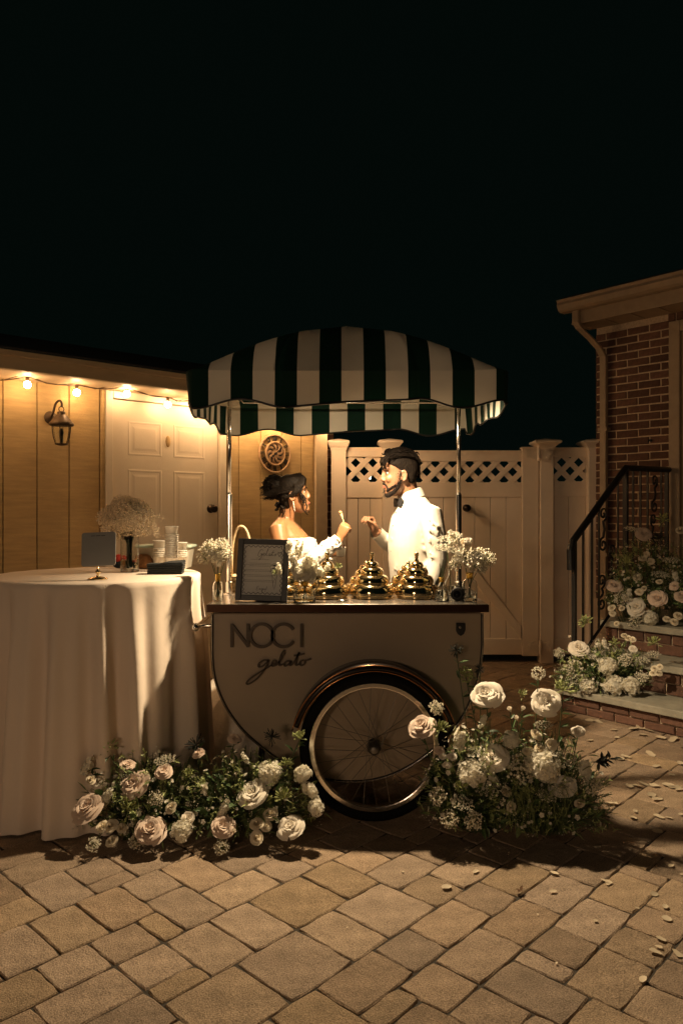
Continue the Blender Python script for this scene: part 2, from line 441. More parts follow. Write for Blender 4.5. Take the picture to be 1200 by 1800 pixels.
def paver_geo(mb, w, h, rs, X, jit=0.0052):
    """one tumbled paver: uneven outline, worn rounded edge"""
    gap = 0.0020; c = 0.0045
    nx, ny = (5 if w > .25 else 4 if w > .15 else 3), (5 if h > .25 else 4 if h > .15 else 3)
    out = []
    for (a, b, n) in (((gap,gap),(w-gap,gap),nx), ((w-gap,gap),(w-gap,h-gap),ny), ((w-gap,h-gap),(gap,h-gap),nx), ((gap,h-gap),(gap,gap),ny)):
        for k in range(n):
            t = k/n
            x, y = a[0]+(b[0]-a[0])*t, a[1]+(b[1]-a[1])*t
            if k == 0:
                x += .004*(1 if x < w/2 else -1); y += .004*(1 if y < h/2 else -1)
            out.append((x+rs.uniform(-1,1)*jit*.45, y+rs.uniform(-1,1)*jit*.45))
    cx, cy = w/2, h/2; tz = [rs.uniform(-.0025,.0025) for _ in out]
    tilt = (rs.uniform(-.005,.005), rs.uniform(-.005,.005)); base = rs.uniform(-.0014,.0014)
    r0 = [(x,y,-.03) for x,y in out]
    r1 = [(x,y,-.0042+base+tilt[0]*(x-cx)+tilt[1]*(y-cy)) for x,y in out]
    r2 = []
    for (x,y),t in zip(out, tz):
        d = math.hypot(x-cx, y-cy); k = 1-c*rs.uniform(.6,1.5)/d
        px, py = cx+(x-cx)*k, cy+(y-cy)*k
        r2.append((px, py, base+t*.5+tilt[0]*(px-cx)+tilt[1]*(py-cy)))
    n = len(out); v = r0+r1+r2+[(cx,cy,base)]; f = []
    for i in range(2):
        for j in range(n):
            k = (j+1) % n; f.append((i*n+j, i*n+k, (i+1)*n+k, (i+1)*n+j))
    for j in range(n): f.append((2*n+j, 2*n+(j+1) % n, 3*n))
    mb.add(v, f, X)

def build_pavers():
    rs = random.Random(11)
    unit = 0.087; NX, NY = 134, 134
    ROT = R(46.5); org = Vector((0.0, -0.9, 0))
    occ = [[False]*NY for _ in range(NX)]
    sizes = [(3,3,1.9),(3,2,2.6),(2,3,2.6),(2,2,2.6),(4,3,.5),(2,1,.6),(1,2,.6),(3,4,.4)]
    tiles = []
    for i in range(NX):
        for j in range(NY):
            if occ[i][j]: continue
            c = []
            for w,h,p in sizes:
                if i+w <= NX and j+h <= NY and all(not occ[i+a][j+b] for a in range(w) for b in range(h)): c.append((w,h,p))
            if not c: c = [(1,1,1)]
            # avoid leaving one-unit slivers where possible
            free = 0
            while j+free < NY and not occ[i][j+free] and free < 6: free += 1
            c2 = [q for q in c if free-q[1] != 1] or c
            w,h,_ = rs.choices(c2, [q[2] for q in c2])[0]
            for a in range(w):
                for b in range(h): occ[i+a][j+b] = True
            tiles.append((i,j,w,h))
    C, Sn = math.cos(ROT), math.sin(ROT)
    near = []; far = []
    for (i,j,w,h) in tiles:
        x, y = (i)*unit, (j-NY/2)*unit
        ox, oy = org.x + C*x - Sn*y, org.y + Sn*x + C*y
        mx, my = org.x + C*(x+w*unit/2) - Sn*(y+h*unit/2), org.y + Sn*(x+w*unit/2) + C*(y+h*unit/2)
        if my < 0.6 or my > 8.6 or abs(mx) > 4.6: continue
        inview = my > 1.85 and abs(mx) < .4615*my + .18 and my < 7.2
        # hidden under the table or behind the cart: not among the ones that show
        hid = (math.hypot(mx+1.218, my-3.7) < .5) or (-.6 < mx < .66 and 3.35 < my < 6.0) or (mx < -.5 and my > 4.3) or (mx > 1.75+(my-5)*-.6 and my > 5.3)
        X = Matrix.Translation((ox, oy, 0)) @ Matrix.Rotation(ROT, 4, 'Z')
        (near if inview and not hid else far).append((my, w, h, X))
    near.sort(key=lambda q: q[0])
    far += near[300:]; near = near[:300]
    for (my,w,h,X) in near:
        mb = MB(); paver_geo(mb, w*unit, h*unit, rs, None)
        o = mb.build('paver', M['paver'], None, fixn=False)
        o.matrix_basis = X; o.parent = ground
    mb = MB()
    for (my,w,h,X) in far: paver_geo(mb, w*unit, h*unit, rs, X)
    mb.build('far_pavers', M['paver'], ground, fixn=False, kind='stuff')
build_pavers()

# ------------------------------------------------------------------ garage (left), local x along the wall, local y into it
GR = math.atan2(.6626, .749)
garage = thing('garage', 'tan garage wall with white six panel door and string lights under the eave', 'garage', (-1.576, 5.1, 0), GR)
def gb(name, m, *boxes, bevel=.003, parent=garage, **k):
    mb = MB()
    for b in boxes: mb.box(*b)
    return mb.build(name, m, parent, local=True, bevel=bevel, **k)
DW = .845   # door slab width, slab from x=0 to DW
gb('wall', M['siding_back'], (-3.0, 1.92, .022, .16, 0, 2.26), bevel=0)
gb('end_wall', M['siding_back'], (1.80, 1.925, .165, 4.0, 0, 2.26), bevel=0)
xs = -.0945 - .104
edges = [-.0945 - .2083*k for k in range(14, -1, -1)]
for a, b in zip(edges[:-1], edges[1:]):
    gb('siding_board', M['siding'], (a+.0032, b-.0032, 0, .02, .05, 2.24), bevel=.003)
gb('siding_board', M['siding'], (-.0895, -.062, 0, .02, .05, 2.24), bevel=.003)
e2 = [.957, 1.0323, 1.2406, 1.448, 1.655, 1.795]
for a, b in zip(e2[:-1], e2[1:]):
    gb('siding_board', M['siding'], (a+.003, b-.003, 0, .02, .05, 2.24), bevel=.003)
gb('corner_trim', M['trim'], (1.797, 1.925, -.022, .0195, .05, 2.235), bevel=.004)
# door casing and door
gb('door_casing', M['doorpaint'], (-.058, -.006, -.020, .021, .1, 2.235), (DW+.006, DW+.062, -.020, .021, .1, 2.235), (-.0055, DW+.0055, -.0195, .021, 2.185, 2.235), bevel=.004)
gb('casing_edge', M['siding'], (-.086, -.060, -.012, .0205, .1, 2.235), bevel=.003)
door = gb('door', M['doorpaint'], (0, DW, .008, .045, .13, 2.18), bevel=.003)
gb('door_sill', M['trim'], (-.06, DW+.06, -.09, .02, .075, .125), bevel=.006)
gb('foundation', M['mortar'], (-3.0, 1.92, -.012, .0215, 0, .048), bevel=.004)
def door_panel(x0, x1, z0, z1):
    mb = MB()
    def fr(i, d): return [(x0+i, d, z0+i), (x1-i, d, z0+i), (x1-i, d, z1-i), (x0+i, d, z1-i)]
    rings = [fr(0, .0079), fr(.004, .0066), fr(.012, .0066), fr(.018, .0078), fr(.034, .0078), fr(.050, .0062)]
    mb.loft(rings, cap=False); n = len(mb.v); mb.f.append((n-4, n-3, n-2, n-1)); mb.m.append(0)
    mb.build('door_panel', M['doorpaint'], door, local=True)
for (x0, x1) in ((.115, .375), (.47, .73)):
    door_panel(x0, x1, 1.80, 2.04); door_panel(x0, x1, 1.00, 1.70); door_panel(x0, x1, .36, .86)
kb = MB(); KX = Matrix.Translation((DW-.062, .008, 1.445-.02)) @ Matrix.Rotation(R(90), 4, 'X')
kb.lathe([(.001,0),(.033,0),(.033,.004),(.014,.009),(.011,.03),(.018,.036),(.028,.046),(.030,.056),(.024,.066),(.010,.071),(.001,.072)], 20, KX)
kb.build('door_knob', M['knob'], door, smooth=True, local=True)
ob = MB(); ob.loft([[(.425+a*math.cos(t), y, 1.915+b*math.sin(t)) for t in [2*math.pi*k/16 for k in range(16)]] for a,b,y in ((.001,.001,.0079),(.019,.042,.0079),(.019,.042,.002),(.014,.036,-.003),(.001,.001,-.004))])
ob.build('door_plaque', M['siding'], door, smooth=True, local=True)
# eave: fascia, soffit, roof
gb('soffit', M['trim'], (-3.1, 2.02, -.285, .05, 2.241, 2.256), bevel=0)
gb('frieze_board', M['trim'], (-3.0, 1.925, -.03, .018, 2.185+.052, 2.2405), bevel=.002)
gb('fascia', M['trim_brown'], (-3.1, 2.02, -.31, -.2855, 2.243, 2.325), bevel=.004)
gb('fascia_lip', M['trim_brown'], (-3.1, 2.03, -.34, -.3105, 2.318, 2.352), bevel=.004)
rf = MB(); rf.add([(-3.1,-.35,2.353),(2.04,-.35,2.353),(2.04,2.2,3.0),(-3.1,2.2,3.0),(-3.1,-.35,2.366),(2.04,-.35,2.366),(2.04,2.2,3.02),(-3.1,2.2,3.02)],
    [(0,3,2,1),(4,5,6,7),(0,1,5,4),(1,2,6,5),(2,3,7,6),(3,0,4,7)])
rf.build('roof', M['shingle'], garage, local=True)

# string lights along the eave: one thing
sl = thing('string_lights', 'string of small round warm bulbs clipped along the garage eave', 'string lights', (-1.576, 5.1, 2.1), GR)
def gpt(px, py, dy=-.13):
    # a point dy in front of the garage wall, seen at this pixel
    k = (px-600)/FPX; n = Vector((-math.sin(GR), math.cos(GR))); o = Vector((-1.576, 5.1)) + n*dy
    gx = Vector((math.cos(GR), math.sin(GR)))
    t = (k*o.y - o.x)/(gx.x - k*gx.y)
    Y = o.y + gx.y*t
    return t, dy, EYE-(py-HZ)*Y/FPX
bulbs = [gpt(48,676), gpt(135,690,-.11), gpt(223,692,-.12), gpt(295,711,-.11)]
tt = bulbs[3][0]
extra = [(tt+.22+.105*k, -.12-.03*(k % 2), 2.170-.012*(k % 3)) for k in range(10)] + [(1.93,-.10,2.200),(1.965,-.05,2.205),(1.975,-.13,2.195),(2.0,-.09,2.205),(1.985,.0,2.2),(1.95,.03,2.21),(2.0,-.17,2.2),(1.94,-.18,2.205),(2.005,-.03,2.205)] + [(bulbs[0][0]-.32*k, -.12, 2.15) for k in range(1, 6)]  # unseen bulbs; the bunch at the corner is added to brighten the fence
for b in bulbs + extra:
    bb = MB(); bb.ball((b[0], b[1], b[2]), .0225, 10, 8)
    bb.build('bulb', M['bulb'], sl, smooth=True).matrix_parent_inverse = Matrix.Translation((0,0,-2.1))
    sb = MB(); sb.lathe([(.001,.02),(.012,.02),(.012,.045),(.006,.052),(.001,.052)], 10, Matrix.Translation(b))
    sb.build('socket', M['cable'], sl, smooth=True).matrix_parent_inverse = Matrix.Translation((0,0,-2.1))
allb = sorted(bulbs + extra)
cpts = []
for a, b in zip(allb[:-1], allb[1:]):
    for k in range(5):
        t = k/5; p = Vector(a).lerp(Vector(b), t); cpts.append((p.x, p.y+U(-.006,.006), p.z+.05-.02*math.sin(math.pi*t)))
cb = MB(); cb.tube(cpts, .0035, 6)
cb.tube([(p[0], p[1]+.03+U(-.008,.008), p[2]+.008+U(-.008,.008)) for p in cpts], .0028, 6)
cb.build('cable', M['cable'], sl).matrix_parent_inverse = Matrix.Translation((0,0,-2.1))

# wall lantern
lt, ly, lz = gpt(107, 750, -.10)
n2 = Vector((-math.sin(GR), math.cos(GR), 0)); g2 = Vector((math.cos(GR), math.sin(GR), 0))
lroot = thing('wall_lantern', 'unlit weathered brass lantern on the tan wall left of the door', 'lantern', Vector((-1.576,5.1,0)) + g2*lt + Vector((0,0,lz)), GR)
def lb(name, m, mb, parent=lroot, **k): return mb.build(name, m, parent, local=True, **k)
b = MB(); b.lathe([(.001,0),(.042,0),(.042,.006),(.034,.013),(.012,.018),(.001,.02)], 20, Matrix.Translation((-.03,-.001,.065)) @ Matrix.Rotation(R(90),4,'X')); lb('back_plate', M['lantern'], b, smooth=True)
b = MB(); b.tube(spline([(-.03,-.01,.065),(-.03,-.045,.09),(-.022,-.07,.15),(-.008,-.10,.168),(0,-.115,.15),(0,-.113,.125)]), .0075, 10); lb('bracket_arm', M['lantern'], b, smooth=True)
LT = Matrix.Translation((0,-.11,0))
b = MB(); b.tube([Vector((.017*math.cos(t), -.11, .112+.017*math.sin(t))) for t in [2*math.pi*k/14 for k in range(14)]], .0035, 6, close=True); lb('ring', M['lantern'], b, smooth=True)
b = MB(); b.lathe([(.001,.10),(.022,.097),(.026,.088),(.022,.078),(.034,.072),(.052,.050),(.068,.030),(.076,.022),(.078,.010),(.070,.004),(.001,.002)], 24, LT); lb('cap', M['lantern'], b, smooth=True)
b = MB(); b.lathe([(.058,.003),(.056,-.03),(.050,-.07),(.038,-.108),(.036,-.108),(.048,-.07),(.054,-.03),(.056,.003)], 6, LT, cap=False); lb('lamp_glass', M['glass'], b)
for k in range(6):
    a = 2*math.pi*k/6
    b = MB(); b.tube([Vector((r*math.cos(a), r*math.sin(a)-.11, z)) for r, z in ((.060,.004),(.058,-.03),(.052,-.07),(.039,-.11))], .0032, 6); lb('cage_bar', M['lantern'], b)
b = MB(); b.lathe([(.001,-.108),(.041,-.108),(.041,-.115),(.020,-.122),(.001,-.124)], 16, LT); lb('bottom_cap', M['lantern'], b, smooth=True)
b = MB(); b.lathe([(.001,-.108),(.010,-.105),(.011,-.06),(.016,-.045),(.013,-.02),(.001,-.012)], 12, LT); lb('unlit_bulb', M['pearl'], b, smooth=True)

# wall clock
ct, cy_, cz = gpt(484, 797, -.02)
croot = thing('wall_clock', 'round rusty metal wall clock with Roman numerals beside the corner trim', 'clock', Vector((-1.576,5.1,0)) + g2*ct + Vector((0,0,cz)), GR)
RC = .158
def ringmb(ro, ri, y0, y1, n=40):
    mb = MB()
    rr = [[(r*math.cos(2*math.pi*k/n), y, r*math.sin(2*math.pi*k/n)) for k in range(n)] for r, y in ((ro,y1),(ro,y0),(ri,y0),(ri,y1),(ro,y1))]
    return mb.loft(rr, cap=False)
lb('outer_ring', M['clockmetal'], ringmb(RC, RC-.012, -.022, -.003), croot, smooth=False, bevel=.002)
lb('inner_ring', M['clockmetal'], ringmb(.098, .088, -.026, -.003), croot, bevel=.002)
b = MB(); b.lathe([(.001,0),(.087,0),(.087,.012),(.001,.014)], 36, Matrix.Translation((0,-.003,0)) @ Matrix.Rotation(R(90),4,'X')); lb('dial', M['clockmetal'], b, croot)
for k in range(18):
    a = 2*math.pi*k/18; pts = []
    for q in range(6):
        t = q/5; r = .034+.05*t; an = a+.55*t*t
        pts.append((r*math.cos(an), -.020, r*math.sin(an)))
    b = MB(); b.tube(pts, [.002,.006,.0065,.005,.003,.001], 6, flat=1.0); lb('sun_ray', M['clockdark'] if k % 2 else M['clockmetal'], b, croot)
ROM = ['XII','I','II','III','IIII','V','VI','VII','VIII','IX','X','XI']
for k, s_ in enumerate(ROM):
    a = -2*math.pi*k/12
    w = {'I':.011,'V':.018,'X':.019}; tot = sum(w[c] for c in s_); x = -tot/2
    X = Matrix.Rotation(-a, 4, 'Y') @ Matrix.Translation((0,-.012,.122))
    b = MB()
    def stroke(p, q, wd=.0062):
        d = Vector((q[0]-p[0],0,q[1]-p[1])); L_ = d.length; an = math.atan2(d.x, d.z)
        b.box(-wd/2, wd/2, -.004, .004, 0, L_, X @ Matrix.Translation((p[0],0,p[1])) @ Matrix.Rotation(an,4,'Y'))
    h = .019
    for c in s_:
        m_ = x + w[c]/2
        if c == 'I': stroke((m_,-h),(m_,h))
        if c == 'V': stroke((x+.002,h),(m_,-h)); stroke((x+w[c]-.002,h),(m_,-h),.004)
        if c == 'X': stroke((x+.002,h),(x+w[c]-.002,-h)); stroke((x+.002,-h),(x+w[c]-.002,h),.004)
        x += w[c]
    lb('numeral', M['clockdark'], b, croot)
for nm, ang, L_, wd in (('minute_hand', 48, .082, .006), ('hour_hand', 232, .05, .009)):
    b = MB(); X = Matrix.Rotation(R(ang),4,'Y') @ Matrix.Translation((0,-.03,0))
    b.prism([(-wd*.4,-.015),(wd*.4,-.015),(wd*.6,L_*.7),(wd*1.4,L_*.72),(0,L_),(-wd*1.4,L_*.72),(-wd*.6,L_*.7)], -.002, .002, 'y', X); lb(nm, M['clockdark'], b, croot)
b = MB(); b.lathe([(.001,0),(.010,0),(.010,.022),(.001,.024)], 12, Matrix.Translation((0,-.012,0)) @ Matrix.Rotation(R(90),4,'X')); lb('hub', M['clockdark'], b, croot)

# ------------------------------------------------------------------ fence and gate
FY = 6.90; FS = FY/FPX
fx = lambda px: (px-600)*FS
fz = lambda py: EYE-(py-HZ)*FS
fence = thing('vinyl_fence', 'beige vinyl privacy fence with diamond lattice top and capped posts', 'fence', (fx(640), FY, 0))
def fb(name, *boxes, parent=fence, bevel=.004, m=None):
    mb = MB()
    for q in boxes: mb.box(*q)
    return mb.build(name, m or M['vinyl'], parent, bevel=bevel)
def clip(poly, x0, x1, z0, z1):
    def cut(pl, f, val, s):
        out = []
        for i in range(len(pl)):
            a, b = pl[i-1], pl[i]; ia, ib = s*(a[f]-val) >= 0, s*(b[f]-val) >= 0
            if ia != ib:
                t = (val-a[f])/(b[f]-a[f]); out.append((a[0]+(b[0]-a[0])*t, a[1]+(b[1]-a[1])*t))
            if ib: out.append(b)
        return out
    for f, val, s in ((0,x0,1),(0,x1,-1),(1,z0,1),(1,z1,-1)):
        if poly: poly = cut(poly, f, val, s)
    return poly
def lattice(parent, x0, x1, z0, z1, y, per=.160, hw=.036, ph=0.0):
    H = z1-z0
    for sgn, yo in ((1, 0), (-1, .010)):
        k = -3
        while True:
            c = x0 + ph + k*per; k += 1
            if c > x1 + H + .4: break
            p = [(c-hw-sgn*H*0, z0-.05), (c+hw, z0-.05), (c+hw+sgn*(H+.1), z1+.05), (c-hw+sgn*(H+.1), z1+.05)]
            p = clip(p, x0, x1, z0, z1)
            if len(p) >= 3:
                area = abs(sum(p[i-1][0]*p[i][1]-p[i][0]*p[i-1][1] for i in range(len(p))))/2
                if area < 2e-4: continue
                mb = MB(); mb.prism(p, y+yo, y+yo+.009); mb.build('lattice_slat', M['vinyl'], parent, bevel=.0015, seg=1)
def post(px0, px1, cap0, cap1, ytop=787, ycap=775, z0=0.0):
    x0, x1 = fx(px0), fx(px1); w = x1-x0; c = (x0+x1)/2; y = FY-.07
    p = fb('post', (x0, x1, y, y+w, z0, fz(ytop)))
    mb = MB(); h = (fx(cap1)-fx(cap0))/2; cyy = y+w/2
    def sq(a, z): return [(c-a,cyy-a,z),(c+a,cyy-a,z),(c+a,cyy+a,z),(c-a,cyy+a,z)]
    zt, zb = fz(ycap), fz(ytop)
    mb.loft([sq(w/2+.004,zb-.028), sq(w/2+.006,zb-.01), sq(w/2+.02,zb+.012), sq(h-.004,zt-.026), sq(h,zt-.022), sq(h,zt-.008), sq(h-.012,zt), sq(.01,zt+.02)])
    mb.build('post_cap', M['vinyl'], p, bevel=.002)
post(582, 608, 575, 613); post(672, 698, 663, 706); post(946, 969, 929, 975); post(1030, 1056, 1014, 1062)
def panel(parent, x0, x1, tops, y, nb, zbot=.07, ph=0.0, xboards=None):
    zt, zl1, zl0, zm, zb = tops
    fb('rail', (x0, x1, y, y+.045, zl1, zt), parent=parent)
    fb('rail', (x0, x1, y, y+.045, zm, zl0), parent=parent)
    fb('rail', (x0, x1, y, y+.045, zbot, zb), parent=parent)
    lattice(parent, x0, x1, zl0-.01, zl1+.01, y+.014, ph=ph)
    bw = (x1-x0)/nb
    for i in range(nb):
        fb('board', (x0+i*bw+.002, x0+(i+1)*bw-.002, y+.012, y+.032, zb-.01, zm+.01), parent=parent, bevel=.004)
panel(fence, fx(608), fx(672), (fz(786), fz(803), fz(847), fz(875), fz(1122)), FY, 3, ph=.09)
panel(fence, fx(969), fx(1030), (fz(786), fz(803), fz(846), fz(873), fz(1122)), FY, 2, ph=.10)
gate = thing('fence_gate', 'beige vinyl gate with lattice strip, diagonal brace and ornate hinges', 'gate', (fx(930), FY-.01, 0.05))
GYY = FY-.03
gx0, gx1 = fx(702), fx(944)
fb('stile', (gx0, fx(724), GYY-.012, GYY+.05, fz(1152), fz(792)), parent=gate)
fb('stile', (fx(916), gx1, GYY-.012, GYY+.05, fz(1152), fz(790)), parent=gate)
fb('stile_cap', (fx(914), gx1+.004, GYY-.02, GYY+.058, fz(790)+.001, fz(786)), parent=gate, bevel=.006)
panel(gate, fx(724)+.001, fx(916)-.001, (fz(792), fz(811), fz(848), fz(874), fz(1122)), GYY, 7, zbot=fz(1150), ph=.055)
mb = MB(); mb.prism([(fx(800),fz(955)),(fx(800),fz(985)),(fx(914),fz(1121)),(fx(914),fz(1100))], GYY-.010, GYY+.0115); mb.build('brace', M['vinyl'], gate, bevel=.003)
def hinge(px, py, h=9):
    mb = MB(); c = P(px, py, GYY-.085); X = Matrix.Translation(c) @ Matrix.Rotation(R(90),4,'X')
    for s in (-1, 1):
        pts = []
        for k in range(24):
            a = 2*math.pi*k/24; r = .055+.007*math.cos(5*a)
            pts.append((s*.062+r*math.cos(a)*.95, r*math.sin(a)*.9))
        mb.prism(pts, 0, .008, 'z', X @ Matrix.Translation((0,0,.0 if s > 0 else .001)))
        for k in range(5):
            a = 2*math.pi*k/5
            mb.lathe([(.001,0),(.006,0),(.005,.005),(.001,.006)], 8, X @ Matrix.Translation((s*.062+.032*math.cos(a), .03*math.sin(a), .008)))
    mb.tube([c+Vector((0,-.008,-.065)), c+Vector((0,-.008,.065))], .014, 12)
    mb.build('hinge', M['vinyl'], gate)
hinge(946, 798); hinge(949, 1138)
kb = MB(); KX = Matrix.Translation(P(819, 893, GYY)) @ Matrix.Rotation(R(90),4,'X')
kb.lathe([(.001,0),(.034,0),(.034,.006),(.014,.012),(.012,.03),(.022,.038),(.033,.052),(.034,.064),(.026,.078),(.010,.086),(.001,.087)], 20, KX)
kb.build('gate_knob', M['knob'], gate, smooth=True)
# things beyond the fence: a brick pier and a small lit garden globe
pier = thing('brick_pier', 'narrow red brick pier seen between garage trim and fence post', 'pier', (-.16, 7.6, 0))
fb('core', (-.235, -.085, 7.66, 7.8, 0, 2.25), parent=pier, m=M['mortar'], bevel=0)
for k in range(27):
    z = .05+k*.08
    o = .10 if k % 2 else 0
    for a, b_ in (((-.24,-.15),(-.14,-.08)) if k % 2 else ((-.24,-.08),)):
        fb('brick', (a, b_, 7.6, 7.659, z, z+.066), parent=pier, m=M['brick'], bevel=.003)
gl = thing('garden_light', 'tiny bright globe light glowing beyond the lattice of the fence', 'garden light', P(648,905,9.5))
gl.location.z = 0; gl.matrix_basis = Matrix.Translation((P(648,839,9.5).x, 9.5, 0))
c = P(648, 839, 9.5)
mb = MB(); mb.ball(c, .028, 12, 8); mb.build('globe', M['farbulb'], gl, smooth=True)
mb = MB(); mb.tube([(c.x, 9.5, 0), (c.x, 9.5, c.z-.027)], .012, 8); mb.lathe([(.001,-.035),(.02,-.03),(.02,-.02),(.001,-.018)], 10, Matrix.Translation(c)); mb.build('pole', M['iron'], gl)

# ------------------------------------------------------------------ brick house (right), local x along the wall to the right, y into the house
HR = math.atan2(-.749, .6626)
HO = Vector((2.77, 6.31, 0))
house = thing('brick_house', 'red brick house corner with beige gutter, downspout and glazed door', 'house', HO, HR)
def hb(name, m, *boxes, parent=house, bevel=.003, **k):
    mb = MB()
    for q in boxes: mb.box(*q)
    return mb.build(name, m, parent, local=True, bevel=bevel, **k)
X0, DX0, DX1 = -.652, .03, 1.05
WT = 3.14
hb('wall', M['mortar'], (X0+.004, DX0, .004, .25, 0, WT), (DX1, 3.0, .004, .25, 0, WT), (DX0+.0005, DX1-.0005, .004, .25, 3.015, WT-.001), bevel=0)
hb('end_wall', M['mortar'], (X0+.005, X0+.25, .2505, 3.0, 0, WT), bevel=0)
rs = random.Random(5)
def brickmesh():
    out = []
    for L_ in (.192, .092, .06):
        for q in range(4):
            mb = MB(); j = lambda: rs.uniform(-.0025,.0025)
            v = []
            for y, ins in ((0, .004), (.006, 0), (.05, 0)):
                v.append([(ins+j(), y, ins+j()), (L_-ins+j(), y, ins+j()), (L_-ins+j(), y, .057-ins+j()), (ins+j(), y, .057-ins+j())])
            mb.loft(v); me = mb.mesh('brick'); fix_normals(me); me.materials.append(M['brick']); out.append(me)
    return out
BRK = brickmesh()
def brick(parent, L_, X):
    k = 0 if L_ > .15 else (4 if L_ > .075 else 8)
    base = .192 if k == 0 else (.092 if k == 4 else .06)
    o = bpy.data.objects.new('brick', BRK[k+rs.randrange(4)]); COL.objects.link(o)
    o.parent = parent; o.matrix_basis = X @ Matrix.Diagonal((L_/base, 1, 1, 1))
    return o
CH = .0695
nC = int((WT-.10)/CH)
for k in range(nC):
    z = .05+k*CH
    if z < .55: continue
    x = X0 + (-.0 if k % 2 == 0 else -.0)
    first = .192 if k % 2 else .092
    lim = DX0-.012
    L_ = first
    while x < lim-.03:
        l = min(L_, lim-x)
        if l > .03: brick(house, l, Matrix.Translation((x, -.005+rs.uniform(-.002,.002), z+rs.uniform(-.0015,.0015))))
        x += L_+.0115; L_ = .192
x = DX0-.01
while x < 1.0:   # soldier course over the door
    o = brick(house, .192, Matrix.Translation((x+.059, -.012, 3.02-.0)) @ Matrix.Rotation(R(-90),4,'Y') @ Matrix.Diagonal((.40,1,1,1)))
    x += .0685
for k in range(nC):      # to the right of the door, outside the picture
    z = .05+k*CH; x = DX1+.01
    if z < .55 or k % 1: continue
    L_ = .192 if k % 2 else .092
    while x < 1.5:
        brick(house, L_, Matrix.Translation((x, -.012, z))); x += L_+.0115; L_ = .192
# downspout
DSX = -.545
def rect_tube(pts, w, d):
    mb = MB(); rings = []
    for i, (x, y, z) in enumerate(pts):
        rings.append([(x-w/2, y-d/2, z), (x+w/2, y-d/2, z), (x+w/2, y+d/2, z), (x-w/2, y+d/2, z)])
    return mb.loft(rings)
rect_tube([(DSX-.10,-.345,3.19),(DSX-.10,-.345,3.08),(DSX-.085,-.315,3.03),(DSX-.045,-.20,2.95),(DSX-.015,-.10,2.87),(DSX,-.055,2.80),(DSX,-.052,2.7),(DSX,-.052,.30)], .062, .05).build('downspout', M['house_trim'], house, local=True, bevel=.008)
for z in (2.13, 1.0):
    hb('strap', M['house_trim'], (DSX-.045, DSX+.045, -.082, -.012, z, z+.03), bevel=.002)
# eave
GX0, GX1 = X0-.07, 3.2
gp = [(-.40,3.185),(-.425,3.20),(-.45,3.24),(-.44,3.265),(-.455,3.288),(-.325,3.288),(-.325,3.185)]
mb = MB(); mb.prism(gp, GX0-.06, GX1, 'x'); mb.build('gutter', M['house_trim'], house, local=True, bevel=.004)
hb('fascia', M['house_trim'], (GX0+.02, GX1, -.324, -.30, 3.075, 3.282), bevel=.003)
hb('soffit', M['house_trim'], (GX0, GX1, -.299, .0, 3.085, 3.102), bevel=.002)
for k in range(14):
    hb('soffit_batten', M['house_trim'], (GX0+.05+k*.24, GX0+.07+k*.24, -.295, -.03, 3.078, 3.0845), bevel=0)
rf = MB(); z0 = 3.295
rf.add([(GX0-.03,-.40,z0),(GX1,-.40,z0),(GX1,3,z0+1.1),(GX0-.03,3,z0+1.1),(GX0-.03,-.40,z0+.02),(GX1,-.40,z0+.02),(GX1,3,z0+1.13),(GX0-.03,3,z0+1.13)],
    [(0,3,2,1),(4,5,6,7),(0,1,5,4),(1,2,6,5),(2,3,7,6),(3,0,4,7)])
rf.build('roof', M['shingle'], house, local=True)
# door with casing, stepped frame and curtain behind the pane
dr = hb('door', M['house_trim'], (DX0+.001, DX0+.095, -.03, .06, .58, 3.012), (DX1-.095, DX1-.001, -.03, .06, .58, 3.012), (DX0+.0955, DX1-.0955, -.03, .06, 2.92, 3.012), bevel=.008)
hb('frame', M['trim_brown'], (DX0+.096, DX0+.13, .0, .08, .58, 2.919), (DX1-.13, DX1-.096, .0, .08, .58, 2.919), (DX0+.1305, DX1-.1305, .0, .08, 2.88, 2.919), parent=dr, bevel=.004)
hb('sash', M['trim_brown'], (DX0+.131, DX0+.175, .03, .09, .58, 2.879), (DX1-.175, DX1-.131, .03, .09, .58, 2.879), (DX0+.1755, DX1-.1755, .03, .09, 2.82, 2.879), parent=dr, bevel=.004)
hb('pane', M['pane'], (DX0+.176, DX1-.176, .055, .061, .6, 2.819), parent=dr, bevel=0)
mb = MB(); v = []
cu = [(DX0+.17+.68*k/40, .12+.015*math.sin(k*1.3)) for k in range(41)]
mb.loft([[(x,y,z) for x,y in cu] for z in (.6, 2.85)], cap=False, closed=False); mb.build('curtain', M['lace'], dr, local=True, smooth=True)
# wall spigot / hook
mb = MB(); mb.tube([(-.13,-.012,2.02),(-.13,-.05,2.02),(-.13,-.06,2.00)], .006, 8); mb.lathe([(.001,0),(.014,0),(.012,.006),(.001,.007)], 10, Matrix.Translation((-.13,-.012,2.02)) @ Matrix.Rotation(R(90),4,'X')); mb.build('hook', M['iron'], house, local=True)

